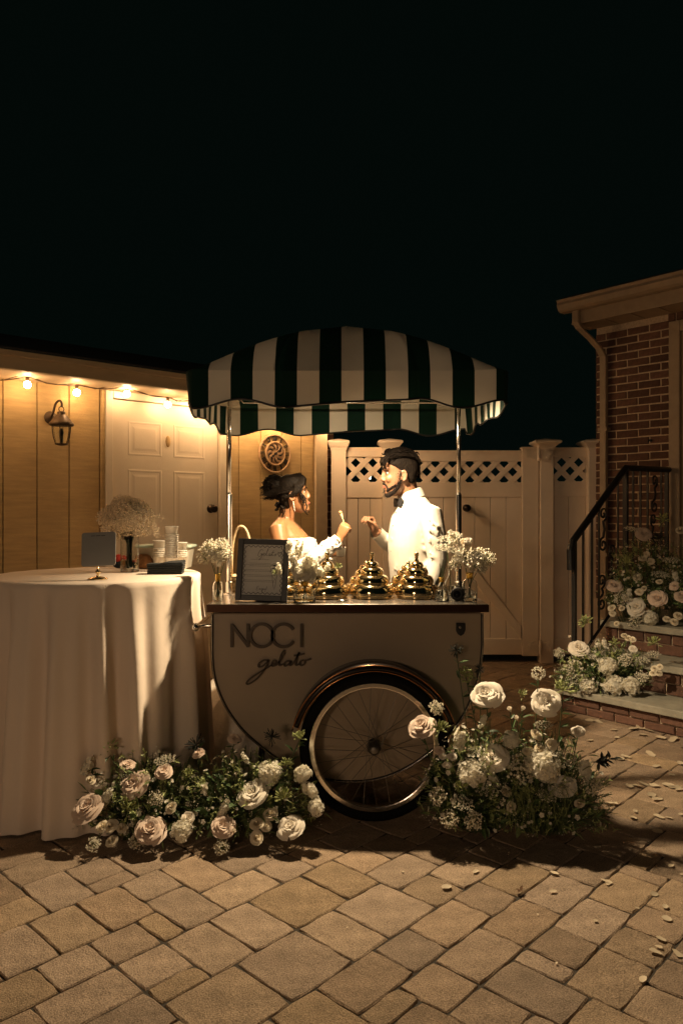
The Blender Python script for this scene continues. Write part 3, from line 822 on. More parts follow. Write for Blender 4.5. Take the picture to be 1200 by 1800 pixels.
# ------------------------------------------------------------------ brick steps
steps = thing('brick_steps', 'three brick steps with bluestone treads up to the house door', 'steps', HO + Matrix.Rotation(HR,3,'Z') @ Vector((0,-1.64,0)), HR)
SX1 = 2.2
lev = [(0.0, .120, .168), (.31, .325, .373), (.62, .530, .578)]
prevz = 0
for i, (y0, zr, zt) in enumerate(lev):
    mb = MB(); mb.box(.012+.004*i, SX1, y0+.02, 1.6, prevz, zr); mb.build('riser_core', M['mortar'], steps, local=True)
    y1 = (lev[i+1][0]+.025) if i < 2 else 1.58
    mb = MB(); x = -.03
    for L_ in (.95, 1.25):
        mb = MB(); mb.box(x, x+L_, y0-.03, y1, zr+.001, zt); mb.build('tread', M['bluestone'], steps, local=True, bevel=.006); x += L_+.004
    n = 2 if i == 0 else 2
    ch = (zr-prevz-.004)/n
    for k in range(n):
        x = .004 - (.10 if k % 2 else 0)
        while x < SX1-.2:
            a = max(x, .004); b_ = x+.192
            if b_-a > .05:
                brick(steps, b_-a, Matrix.Translation((a, y0+.002+rs.uniform(-.002,.002), prevz+.004+k*ch)) @ Matrix.Diagonal((1,1,(ch-.009)/.057,1)))
            x += .2035
        y = y0+.06 - (.1 if k % 2 else 0)     # left end of the step
        while y < 1.5:
            a = max(y, y0+.06)
            if y+.192-a > .05:
                brick(steps, y+.192-a, Matrix.Translation((.002+.004*i, y+.192, prevz+.004+k*ch)) @ Matrix.Rotation(R(-90),4,'Z') @ Matrix.Diagonal((1,1,(ch-.009)/.057,1)))
            y += .2035
    prevz = zt

# ------------------------------------------------------------------ iron railing, along the left side of the steps
rail = thing('stair_railing', 'black wrought iron stair railing with scrolls beside the brick steps', 'railing', HO + Matrix.Rotation(HR,3,'Z') @ Vector((.03,-1.5,0)), HR)
RX = .04
def rl(name, mb, **k): return mb.build(name, M['iron'], rail, **k)
def hw(x, y, z): return HO + Matrix.Rotation(HR,3,'Z') @ Vector((x, y-1.64, z))
def bar(name, pts, w=.013, n=4):
    mb = MB(); mb.tube([hw(*p) for p in pts], w, n); return rl(name, mb)
y_b, y_t, y_w = .10, .86, 1.60
z_b, z_t = 1.19, 1.745
bar('handrail', [(RX,y_b-.03,z_b-.20),(RX,y_b-.035,z_b-.06),(RX,y_b,z_b),(RX,y_t,z_t),(RX,y_w,z_t+.012)], .025, 8)
bar('lower_rail', [(RX,y_b+.02,.30),(RX,y_t,.78),(RX,y_w,.79)], .014)
zs = lambda y: z_b+(z_t-z_b)*(y-y_b)/(y_t-y_b) if y < y_t else z_t
zl = lambda y: .30+(.48)*(y-y_b-.02)/(y_t-y_b-.02) if y < y_t else .785
bar('post', [(RX,y_b+.02,.17),(RX,y_b+.02,zs(y_b+.02)-.01)], .020)
bar('post', [(RX,y_t,.57),(RX,y_t,z_t)], .024)
bar('post', [(RX,y_w-.04,.57),(RX,y_w-.04,z_t)], .020)
for y in (.24, .36, .98, 1.10, 1.22, 1.46): bar('baluster', [(RX,y,zl(y)),(RX,y,zs(y)-.01)], .010)
def scroll(name, y0, zc, h, flip=1):
    mb = MB()
    for s in (1,-1):
        pts = []
        for k in range(22):
            t = k/21; a = -math.pi/2+t*3.6*math.pi*.75; r = .055*(1-.75*t)
            pts.append(hw(RX, y0+flip*s*(r*math.cos(a)), zc+s*(h/2-.055) + s*(r*math.sin(a))))
        mb.tube(pts, .008, 5)
    mb.tube([hw(RX,y0-flip*.0,zc+h/2-.11), hw(RX,y0+.02*flip,zc), hw(RX,y0,zc-h/2+.11)], .009, 5)
    rl(name, mb)
scroll('scroll', .52, 1.27, .34); scroll('scroll', .66, .99, .34, -1); scroll('scroll', .50, .80, .28)
scroll('scroll', 1.34, 1.55, .32); scroll('scroll', 1.32, 1.22, .34, -1); scroll('scroll', 1.36, .95, .28)
bar('baluster', [(RX,.46,zl(.46)),(RX,.46,zs(.46)-.01)], .009); bar('baluster', [(RX,.74,zl(.74)),(RX,.74,zs(.74)-.01)], .009)

# made-up lamp post around the added fill light, behind the camera, to the left
lp = thing('added_fill_lamp', 'unseen black lamp post added behind the camera to carry fill light', 'lamp post', (FILL_POS[0], FILL_POS[1], 0))
mb = MB(); mb.lathe([(.001,0),(.11,0),(.11,.02),(.04,.06),(.025,.10),(.022,FILL_POS[2]-.16),(.05,FILL_POS[2]-.14),(.05,FILL_POS[2]-.12),(.001,FILL_POS[2]-.12)], 16); mb.build('pole', M['iron'], lp, local=True)
mb = MB(); mb.lathe([(.001,FILL_POS[2]+.22),(.02,FILL_POS[2]+.20),(.13,FILL_POS[2]+.15),(.13,FILL_POS[2]+.14),(.001,FILL_POS[2]+.15)], 20); 
for k in range(3):
    c_, s_ = math.cos(2.1*k+2.6), math.sin(2.1*k+2.6); mb.tube([(.045*c_,.045*s_,FILL_POS[2]-.12),(.11*c_,.11*s_,FILL_POS[2]+.145)], .005, 6)
mb.build('shade', M['iron'], lp, local=True)
# ------------------------------------------------------------------ gelato cart
CYF = 3.44            # front edge of the worktop
CYB = 4.06
cart = thing('gelato_cart', 'cream gelato cart with spoked wheel under a green and white striped awning', 'cart', (.03, 3.75, 0))
def cb_(name, m, mb, parent=cart, **k): return mb.build(name, m, parent, **k)
PY = 3.47
q = lambda px, py, Y=PY: P(px, py, Y)
outl_px = [(373,1078),(373,1120),(373,1150),(375,1178),(381,1205),(392,1233),(408,1260),(430,1287),(458,1312),(492,1337),(530,1357),(570,1370),(610,1374),(650,1372),(690,1361),(727,1342),(762,1316),(792,1287),(815,1255),(832,1218),(842,1180),(847,1140),(847,1110),(847,1078)]
outl = [(q(*p).x, q(*p).z) for p in outl_px]
mb = MB(); mb.prism(outl, PY, 4.03); cb_('body', M['cartpaint'], mb, bevel=.006)
# dark edge moulding running round the front panel, with a thin bright line
mb = MB(); mb.tube([(p.x, PY-.002, p.z) for p in spline([(a,0,b) for a,b in outl], 3)], .0065, 6); cb_('edge_moulding', M['black'], mb, smooth=True)
mb = MB(); mb.tube([(p.x, PY-.009, p.z) for p in spline([(a,0,b) for a,b in outl], 3)], .0022, 5); cb_('edge_bead', M['chrome'], mb, smooth=True)
# worktop
TZ = .971
wx0, wx1 = P(364,0,CYF).x, P(858,0,CYF).x
mb = MB(); mb.box(wx0, wx1, CYF, CYB, TZ-.036, TZ); wt_ = cb_('worktop', M['steeltop'], mb, bevel=.004)
mb = MB(); mb.box(wx0-.003, wx1+.003, CYF-.0035, CYF-.0005, TZ-.0375, TZ-.0025); cb_('edge_reflection_strip', M['edgereflection'], mb, wt_, bevel=.001)  # added strip, the edge's dark reflection is put into its colour
# side rails for pushing: a bar beside the cart on two arms
hx = P(343,0,3.47).x; hz_ = 1.40-203*3.47/1300
mb = MB(); mb.tube(spline([(-.60,3.50,hz_+.004),(hx+.03,3.50,hz_+.002),(hx,3.485,hz_),(hx-.004,3.52,hz_),(hx,3.97,hz_),(hx+.03,3.99,hz_),(-.60,3.99,hz_+.004)], 5), .0095, 10); cb_('push_handle', M['chrome'], mb, smooth=True)
mb = MB(); mb.ball((hx, 3.475, hz_), .021, 14, 10); cb_('handle_knob', M['chrome'], mb, smooth=True)
# lock badge
c = q(809, 1106)
mb = MB(); mb.prism([(c.x-.022,c.z+.030),(c.x+.022,c.z+.030),(c.x+.022,c.z-.005),(c.x+.015,c.z-.022),(c.x,c.z-.032),(c.x-.015,c.z-.022),(c.x-.022,c.z-.005)], PY-.010, PY-.0005); badge = cb_('lock_badge', M['black'], mb, bevel=.003)
mb = MB(); mb.ball((c.x-.004, PY-.012, c.z+.010), .007, 10, 7); cb_('key_hole', M['chrome'], mb, badge, smooth=True)
# raised letters: N O C I and a script word below
LZ = lambda py: q(0, py).z
LX = lambda px: q(px, 0).x
def flat_stroke(mb, pts, w, y0, y1):
    pts = [Vector((p[0], 0, p[1])) for p in pts]; a = []; b = []
    for i, p in enumerate(pts):
        d = (pts[min(i+1,len(pts)-1)]-pts[max(i-1,0)])
        if d.length < 1e-9: d = Vector((1,0,0))
        d.normalize(); nn = Vector((-d.z,0,d.x)); ww = w[i] if isinstance(w, list) else w
        a.append(p+nn*ww/2); b.append(p-nn*ww/2)
    rings = [[(A.x,y0,A.z),(B.x,y0,B.z),(B.x,y1,B.z),(A.x,y1,A.z)] for A,B in zip(a,b)]
    mb.loft(rings)
YA, YB = PY-.016, PY-.006
def letter(*strokes, w=.0135):
    mb = MB()
    for i, s in enumerate(strokes): flat_stroke(mb, s, w, YA+.0004*i, YB+.0004*i)
    cb_('letter', M['darkletter'], mb)
A = lambda *p: [(LX(x), LZ(y)) for x, y in p]
letter(A((408,1137),(408,1096)), A((408,1098),(436,1135)), A((436,1137),(436,1096)))
letter(A(*[(460+20*math.cos(t), 1116.5+20*math.sin(t)) for t in [2*math.pi*k/36 for k in range(37)]]))
letter(A(*[(498+20*math.cos(t), 1116.5+20*math.sin(t)) for t in [math.radians(30+300*k/30) for k in range(31)]]))
letter(A((530,1137),(530,1096)))
def script(strokes, ox, oy, sc, w, y0, y1, name, m, parent, fz_=None, ffx=LX, ffz=LZ, k=6):
    for s in strokes:
        pts = spline([(ox+x/sc, 0, oy+y/sc) for x, y in s], k)
        mb = MB(); flat_stroke(mb, [(ffx(p.x), ffz(p.z)) for p in pts], w, y0, y1)
        mb.build(name, m, parent)
GEL = [[(612,1042),(575,1040),(542,1062),(540,1085),(565,1082),(600,1050),(608,1044),(580,1105),(525,1170),(470,1206),(455,1196),(490,1160),(560,1115),(622,1078)],
       [(622,1078),(652,1062),(660,1046),(644,1042),(630,1062),(636,1080),(662,1074)],
       [(662,1074),(700,1030),(720,985),(716,972),(698,1000),(683,1050),(686,1076),(708,1068)],
       [(765,1046),(738,1046),(718,1064),(724,1080),(748,1068),(764,1048),(756,1074),(772,1072)],
       [(772,1072),(800,1030),(822,985),(812,1010),(797,1060),(806,1074),(826,1062)],
       [(786,1008),(825,1002),(862,994)],
       [(856,1040),(834,1046),(826,1064),(840,1076),(862,1062),(862,1044),(880,1038),(905,1030)]]
script(GEL, 320, 900, 4, .0072, YA, YB, 'script_stroke', M['darkletter'], cart)

# wheel
WY = 3.345; WR = .338
WC = Vector((P(657,0,WY).x, WY, WR))
WX = Matrix.Translation(WC) @ Matrix.Rotation(R(90), 4, 'X')
def ring(R0, R1, y0, y1, n=64, round_=False):
    mb = MB()
    if round_:
        rm, rr = (R0+R1)/2, abs(R1-R0)/2
        prof = [(rm+rr*math.cos(a), (y1-y0)/2*math.sin(a)+(y0+y1)/2) for a in [2*math.pi*k/12 for k in range(13)]]
    else: prof = [(R0,y0),(R1,y0),(R1,y1),(R0,y1),(R0,y0)]
    mb.loft([[(r*math.cos(2*math.pi*k/n), r*math.sin(2*math.pi*k/n), z) for k in range(n)] for r, z in prof], cap=False, X=WX)
    return mb
RR = 112.5*WY/FPX
wheel = tag(cb_('wheel', M['rubber'], ring(RR-.002, WR, -.024, .024, round_=True), smooth=True))
rim = cb_('rim', M['chrome'], ring(RR-.021, RR+.003, -.014, .017, 72), wheel, bevel=.004)
mb = MB(); mb.lathe([(.001,-.05),(.008,-.05),(.010,-.044),(.016,-.040),(.030,-.026),(.031,-.022),(.013,-.018),(.012,.018),(.031,.022),(.030,.026),(.016,.040),(.022,.052),(.022,.058),(.014,.063),(.001,.064)], 24, WX); cb_('hub', M['spoke'], mb, wheel, smooth=True)
mb = MB(); mb.lathe([(.001,-.12),(.009,-.12),(.009,-.051),(.001,-.051)], 10, WX); cb_('axle', M['chrome'], mb, wheel)
for k in range(28):
    a = 2*math.pi*k/28+.05; s = 1 if k % 2 else -1; t = 1 if (k//2) % 2 else -1
    ha = a + t*1.25
    p = WX @ Vector((.030*math.cos(ha), .030*math.sin(ha), .024*s)); e = WX @ Vector(((RR-.019)*math.cos(a), (RR-.019)*math.sin(a), .003*s))
    mb = MB(); mb.tube([p, e], .0014, 5); cb_('spoke', M['spoke'], mb, wheel)
# mudguard
def arc_band(r0, r1, y0, y1, a0, a1, n=48):
    mb = MB(); rings = []
    for k in range(n+1):
        a = math.radians(a0+(a1-a0)*k/n); c, s_ = math.cos(a), math.sin(a)
        rm = (r0+r1)/2
        prof = [(r0,y0),(rm,y0-.006),(r1,y0),(r1+.006,(y0+y1)/2),(r1,y1),(r0,y1),(r0+.002,(y0+y1)/2)]
        rings.append([(WC.x+r*c, y, WC.z+r*s_) for r, y in prof])
    return mb.loft(rings)
fender = cb_('mudguard', M['gloss'], arc_band(.352, .373, 3.300, 3.468, 18, 164), smooth=True)
mb = MB(); mb.tube([(WC.x+.3505*math.cos(a), 3.299, WC.z+.3505*math.sin(a)) for a in [math.radians(17+150*k/50) for k in range(51)]], .0026, 6); cb_('mudguard_bead', M['copper'], mb, fender, smooth=True)
mb = MB(); mb.tube([(WC.x+.376*math.cos(a), 3.302, WC.z+.376*math.sin(a)) for a in [math.radians(17+150*k/50) for k in range(51)]], .0026, 6); cb_('mudguard_bead', M['copper'], mb, fender, smooth=True)
mb = MB(); mb.lathe([(.001,0),(WR-.002,0),(WR-.002,.003),(.001,.003)], 48, Matrix.Translation((WC.x, PY-.006, WC.z)) @ Matrix.Rotation(R(90),4,'X'))
# far wheel on the other side, seen under the hull
wb = MB(); W2 = Matrix.Translation((WC.x, 4.12, WR)) @ Matrix.Rotation(R(90),4,'X')
prof = [((RR+WR)/2+(WR-RR)/2*math.cos(a), .024*math.sin(a)) for a in [2*math.pi*k/10 for k in range(11)]]
wb.loft([[(r*math.cos(2*math.pi*k/48), r*math.sin(2*math.pi*k/48), z) for k in range(48)] for r, z in prof], cap=False, X=W2)
w2 = cb_('wheel', M['rubber'], wb, smooth=True)
mb = MB(); n = 48
mb.loft([[(r*math.cos(2*math.pi*k/n), r*math.sin(2*math.pi*k/n), z) for k in range(n)] for r, z in ((RR-.02,-.014),(RR+.003,-.014),(RR+.003,.014),(RR-.02,.014),(RR-.02,-.014))], cap=False, X=W2); cb_('rim', M['chrome'], mb, w2)
for k in range(14):
    a = 2*math.pi*k/14
    mb = MB(); mb.tube([W2 @ Vector((.012*math.cos(a),.012*math.sin(a),0)), W2 @ Vector(((RR-.019)*math.cos(a),(RR-.019)*math.sin(a),0))], .0014, 5); cb_('spoke', M['chrome'], mb, w2)
# support leg under the left end
mb = MB(); mb.tube([(-.40,3.75,.22),(-.42,3.75,.012)], .016, 10); mb.lathe([(.001,0),(.035,0),(.035,.012),(.001,.014)], 12, Matrix.Translation((-.42,3.75,0))); cb_('rest_leg', M['black'], mb, smooth=False)

# poles
PYC = 3.84
pxl, pxr = P(403,0,PYC).x, P(806,0,PYC).x
for x in (pxl, pxr):
    mb = MB(); mb.tube([(x,PYC,1.47),(x,PYC,2.04)], .0105, 14); pole = cb_('pole', M['chrome'], mb, smooth=True)
    mb = MB(); mb.lathe([(.001,TZ+.001),(.034,TZ+.001),(.034,TZ+.008),(.019,TZ+.012),(.019,TZ+.065),(.0145,TZ+.070),(.0145,1.490),(.0125,1.496),(.001,1.496)], 18, Matrix.Translation((x,PYC,0))); cb_('pole_sleeve', M['chrome'], mb, pole, smooth=False, bevel=.001)
# awning
AW, AD, ACX, ACY = .716, .584, .024, 3.75
ZV, ZC, DH = 1.868, 2.000, .245
def sup(t, a, b, e=13.0):
    c, s = math.cos(t), math.sin(t)
    return (a*math.copysign(abs(c)**(2/e), c), b*math.copysign(abs(s)**(2/e), s))
NP_ = 320
peri = []
raw = [sup(2*math.pi*k/4000, AW, AD) for k in range(4000)]
ln = [0]
for k in range(4000):
    a, b = raw[k], raw[(k+1) % 4000]; ln.append(ln[-1]+math.hypot(b[0]-a[0], b[1]-a[1]))
TOT = ln[-1]; j = 0
for i in range(NP_):
    s_ = TOT*i/NP_
    while ln[j+1] < s_: j += 1
    peri.append((raw[j % 4000], s_))
def dome_z(x, y):
    u, v = min(1, abs(x)/AW), min(1, abs(y)/AD)
    return ZC + DH*(1-u**1.85)*(1-v**9) + .006
SC = .19
def scal(x, y):
    # wave of the lower edge, following the stripes
    c = x if abs(abs(y)-AD) < abs(abs(x)-AW) else y
    return -.019*math.cos(2*math.pi*(c-.115)/(2*SC))
def wob(x, y, t):
    return .008*t*math.sin(9*x+3*y)+.006*t*math.sin(21*x-13*y)
FRX, FRY = stripe_mat('awning_stripes', 0, 0.0, .19), stripe_mat('awning_side_stripes', 1, ACY+.03, .17)
BKX = stripe_mat('awning_back_stripes', 0, -.07, .209)
def skirt(sel, name, m):
    idx = [i for i in range(NP_) if sel(peri[i][0])]
    # order contiguous
    idx.sort(key=lambda i: peri[i][1])
    br = [k for k in range(1, len(idx)) if idx[k]-idx[k-1] > 1]
    if br: idx = idx[br[0]:]+idx[:br[0]]
    idx = idx + [(idx[-1]+1) % NP_]
    mb = MB(); rings = []
    for lv in range(8):
        t = lv/7; ring_ = []
        for i in idx:
            (x, y), _ = peri[i]
            zt = dome_z(x, y); zb = ZV+scal(x, y)
            d = wob(x, y, t); nx, ny = x/AW, y/AD
            if abs(nx) > abs(ny): ox, oy = d*math.copysign(1,nx), 0
            else: ox, oy = 0, d*math.copysign(1,ny)
            ring_.append((ACX+x+ox, ACY+y+oy, zt+(zb-zt)*t))
        rings.append(ring_)
    mb.loft(rings, cap=False, closed=False)
    o = cb_(name, m, mb, canopy, smooth=True, fixn=False)
    pb = MB(); pb.tube([Vector(p)+Vector((0,0,-.002)) for p in rings[-1]], .0048, 6); cb_('piping', M['black'] if name != 'x' else M['black'], pb, o, smooth=True)
    return o
# dome cloth
mb = MB(); rings = []
rho = [1, .985, .965, .94, .91, .87, .82, .75, .66, .54, .40, .25, .10]
for r in rho:
    rings.append([(ACX+p[0]*r, ACY+p[1]*r, dome_z(p[0]*r, p[1]*r)) for p, _ in peri])
mb.loft(rings, cap=False); mb.f.append(tuple((len(rings)-1)*NP_+k for k in range(NP_))); mb.m.append(0)
mb.m = [1 if sum(mb.v[i][1] for i in f)/len(f) > ACY+.1 else 0 for f in mb.f]
canopy = cb_('canopy', [FRX, BKX], mb, smooth=True, fixn=False)
front = lambda p: abs(p[1])/AD >= abs(p[0])/AW
skirt(lambda p: front(p) and p[1] < 0, 'front_valance', FRX)
skirt(lambda p: front(p) and p[1] > 0, 'back_valance', BKX)
skirt(lambda p: not front(p) and p[0] < 0, 'side_valance', FRY)
skirt(lambda p: not front(p) and p[0] > 0, 'side_valance', FRY)
# frame inside: rods from the pole tops, ribs and lamp
mb = MB()
mb.tube([(pxl,PYC,2.035),(pxl+.2,PYC,2.15),(.03,PYC,2.215),(pxr-.2,PYC,2.16),(pxr,PYC,2.035)], .007, 8)
for x in (pxl, pxr):
    mb.tube([(x,ACY-AD+.05,2.04),(x,PYC,2.035),(x,ACY+AD-.05,2.04)], .007, 8)
mb.tube([(ACX-AW+.13,ACY-AD+.10,2.025),(ACX+AW-.13,ACY-AD+.10,2.025),(ACX+AW-.13,ACY+AD-.10,2.025),(ACX-AW+.13,ACY+AD-.10,2.025)], .006, 8, close=True)
cb_('awning_frame', M['chrome'], mb, smooth=True)
lf = MB(); lf.lathe([(.001,2.215),(.05,2.21),(.055,2.18),(.06,2.145),(.052,2.145),(.045,2.175),(.001,2.18)], 20, Matrix.Translation((.03,3.81,0))); lampo = cb_('lamp', M['chrome'], lf, smooth=True)
lf = MB(); lf.ball((.03,3.81,2.150), .022, 12, 8); cb_('lamp_bulb', M['lampbulb'], lf, lampo, smooth=True)

# ------------------------------------------------------------------ lidded tubs: gold stacked domes
def dome_at(x, y, label):
    t = thing('dome_lid', label, 'dome lid', (x, y, TZ), 0, 'gold domed lids on the cart worktop')
    return t
def dome_prof():
    pr = [(.001,.0015),(.099,.0015),(.101,.006),(.099,.012),(.101,.016)]
    # four tiers like caps set one on the other, each edge turned in where the next begins
    z = .014
    for r, rt, h in ((.110,.083,.056),(.085,.056,.046),(.058,.033,.037),(.034,.012,.029)):
        pr += [(r-.004,z),(r-.001,z+.003),(r,z+.10*h),(r+.0005,z+.25*h)]
        for k in range(1, 9):
            a = math.pi/2*k/8; pr.append((rt+(r+.0005-rt)*math.cos(a), z+.25*h+.75*h*math.sin(a)))
        z += h
    pr += [(.012,.187),(.008,.193),(.007,.206)]
    return pr
DPR = dome_prof()
labels_f = ['gold tiered dome lid half hidden behind the black menu frame', 'gold tiered dome lid behind the low vase of white stock', 'gold tiered dome lid in the middle of the front row', 'gold tiered dome lid beside the slim bud vase, front row']
labels_b = ['gold dome lid in back row behind the black menu frame', 'gold dome lid in back row behind the white stock vase', 'gold dome lid in back row behind the middle front dome', 'gold dome lid in back row nearest the right pole']
proto = None
for row, (Y, labs) in enumerate(((3.70, labels_f), (3.925, labels_b))):
    for k in range(4):
        x = -.295+.2235*k; lab = labs[k]
        if proto is None:
            proto = dome_at(x, Y, lab)
            mb = MB(); mb.lathe(DPR, 48); mb.build('dome', M['brass'], proto, smooth=True, local=True)
            mb = MB(); mb.ball((0,0,.2165), .0125, 14, 10); mb.lathe([(.001,.199),(.010,.200),(.010,.204),(.001,.2045)], 12); mb.build('finial', M['brass'], proto, smooth=True, local=True)
        else:
            o = dup(proto); o['label'] = lab; o.location = (x-.022*row, Y, TZ)
            if row:
                o.scale = (1.03, 1.03, .82)
                for ch in list(o.children):
                    if ch.name.startswith('finial'): bpy.data.objects.remove(ch)

# ------------------------------------------------------------------ menu frame on the worktop
mf = thing('menu_frame', 'black framed gelato menu card leaning on the cart worktop', 'picture frame', (0,0,0))
FW, FH = .250, .298
fc = P(458, 1056, 3.535); fc.z = TZ+.004
mfX = Matrix.Translation(fc) @ Matrix.Rotation(R(-4),4,'Z') @ Matrix.Rotation(R(-8.5),4,'X') @ Matrix.Rotation(R(1.5),4,'Y')
mf.matrix_basis = mfX
def mfb(name, m, mb, parent=mf, **k): return mb.build(name, m, parent, local=True, **k)
bw_ = .027
for nm, bx in (('frame_bar',(-FW/2,-FW/2+bw_,0,.022,0,FH)),('frame_bar',(FW/2-bw_,FW/2,0,.022,0,FH)),('frame_bar',(-FW/2+bw_+.0002,FW/2-bw_-.0002,0.0005,.022,0,bw_)),('frame_bar',(-FW/2+bw_+.0002,FW/2-bw_-.0002,0.0005,.022,FH-bw_,FH))):
    mb = MB(); mb.box(*bx); mfb(nm, M['framewood'], mb, bevel=.002)
mb = MB(); mb.box(-FW/2+.02, FW/2-.02, .012, .018, .02, FH-.02); paper = mfb('menu_card', M['paper'], mb)
mb = MB(); mb.box(-.03, .03, .0225, .028, .01, .20); mb.box(-.03,.03,.028,.10,.005,.012); mfb('easel_back', M['framewood'], mb)
def pst(name, pts, w, k=5, close=False):
    pts = spline([(x,0,z) for x,z in pts], k, close)
    mb = MB(); flat_stroke(mb, [(p.x,p.z) for p in pts], w, .0113, .0119); return mfb(name, M['ink'], mb, paper)
# wavy border
ix, iz0, iz1 = FW/2-bw_-.007, bw_+.009, FH-bw_-.009
wv = []
for t in range(160): wv.append((-ix+2*ix*t/160, iz0+.004*math.sin(t/160*8*2*math.pi)))
for t in range(190): wv.append((ix+.004*math.sin(t/190*10*2*math.pi), iz0+(iz1-iz0)*t/190))
for t in range(160): wv.append((ix-2*ix*t/160, iz1+.004*math.sin(t/160*8*2*math.pi)))
for t in range(190): wv.append((-ix+.004*math.sin(t/190*10*2*math.pi), iz1-(iz1-iz0)*t/190))
mb = MB(); flat_stroke(mb, wv+[wv[0]], .0026, .0113, .0119); mfb('wavy_border', M['ink'], mb, paper)
# word Gelato and a heart
ox, oz, sc = -.022, .228, .00050
def W_(strokes, ox, oz, sc, w, name='lettering'):
    for s in strokes: pst(name, [(ox+x*sc, oz-y*sc) for x, y in s], w)
GW = [[(40,-30),(20,-38),(-2,-10),(-8,22),(10,28),(30,8),(14,6),(34,4),(22,40),(0,66)],[(40,14),(56,4),(52,-6),(40,8),(46,24),(62,16)],[(62,16),(84,-30),(90,-52),(78,-20),(72,18),(86,18)],
      [(112,0),(98,2),(92,16),(102,20),(114,2),(110,20),(122,16)],[(122,16),(142,-34),(130,0),(130,18),(144,14)],[(122,-10),(150,-16)],[(160,2),(150,10),(156,20),(168,12),(162,2),(178,0)]]
W_(GW, ox, oz, sc, .0017)
pst('heart', [(.078,.215),(.071,.228),(.073,.236),(.078,.231),(.083,.237),(.087,.229),(.078,.215)], .0022)
W_([[(0,-20),(-10,20),(14,18)],[(-4,0),(14,-4)],[(-2,-20),(20,-26)],[(22,16),(28,0),(30,14),(36,2),(40,14)],[(62,0),(50,6),(52,40),(64,0),(60,46)],[(76,2),(68,10),(76,16),(82,6),(76,2)],[(88,2),(92,14),(100,0),(88,40)],[(112,-26),(106,12)],[(104,20),(105,22)]], -.022, .060, .00042, .0013)
# lines of small print
rs = random.Random(3)
z = .205
for grp in ((.02,.045),(.05,.078,.05),(.07,.075),(.078,.06),(.07,.078)):
    for w in grp:
        x = -.015-w
        mb = MB(); xx = x
        while xx < -.015+w:
            l = rs.uniform(.004,.012); mb.box(xx, min(xx+l,-.015+w), .0114, .0119, z, z+.0013); xx += l+.0022
        mfb('print_line', M['ink'], mb, paper); z -= .0068
    z -= .0115
# ice cream drawing
pst('drawing', [(.045,.135),(.060,.055),(.072,.135)], .0016, 3)
pst('drawing', [(.036,.140),(.041,.150),(.036,.162),(.046,.176),(.058,.180),(.072,.176),(.080,.163),(.076,.150),(.080,.140),(.070,.133),(.062,.139),(.054,.131),(.046,.138),(.036,.140)], .0016)
mb = MB(); mb.prism([(.046,.171),(.058,.176),(.073,.170),(.078,.160),(.068,.164),(.056,.168)], .0112, .0119); mb.prism([(.040,.157),(.052,.160),(.064,.154),(.076,.148),(.062,.150),(.050,.155)], .0112, .0119); mfb('drawing', M['ink'], mb, paper)
pst('drawing', [(.050,.118),(.067,.098)], .001); pst('drawing', [(.068,.118),(.054,.092)], .001)

# ------------------------------------------------------------------ wicker basket behind the frame
wb_ = thing('wicker_basket', 'wicker basket with a hoop handle behind the menu frame', 'basket', P(424, 1030, 3.93))
bx, by, bz = P(424,0,3.93).x, 3.93, TZ
wb_.location = (bx, by, bz); wb_.matrix_basis = Matrix.Translation((bx,by,bz))
mb = MB(); mb.lathe([(.001,.002),(.055,.002),(.062,.04),(.066,.09),(.068,.095),(.060,.095),(.055,.04),(.001,.012)], 28); mb.build('basket_bowl', M['wicker'], wb_, local=True, smooth=True)
for k in range(7):
    mb = MB(); r = .056+.012*k/6
    mb.tube([(( r+.003*math.sin(8*a+k*3.1))*math.cos(a), (r+.003*math.sin(8*a+k*3.1))*math.sin(a), .008+.0135*k) for a in [2*math.pi*i/48 for i in range(48)]], .0055, 6, close=True); mb.build('wicker_band', M['wicker'], wb_, local=True, smooth=True)
mb = MB(); mb.tube([(.052*math.cos(a), 0, .09+.262*math.sin(a)**.6 if 0 < a < math.pi else .09) for a in [math.pi*k/30 for k in range(31)]], .0075, 8); mb.build('hoop_handle', M['wicker'], wb_, local=True, smooth=True)

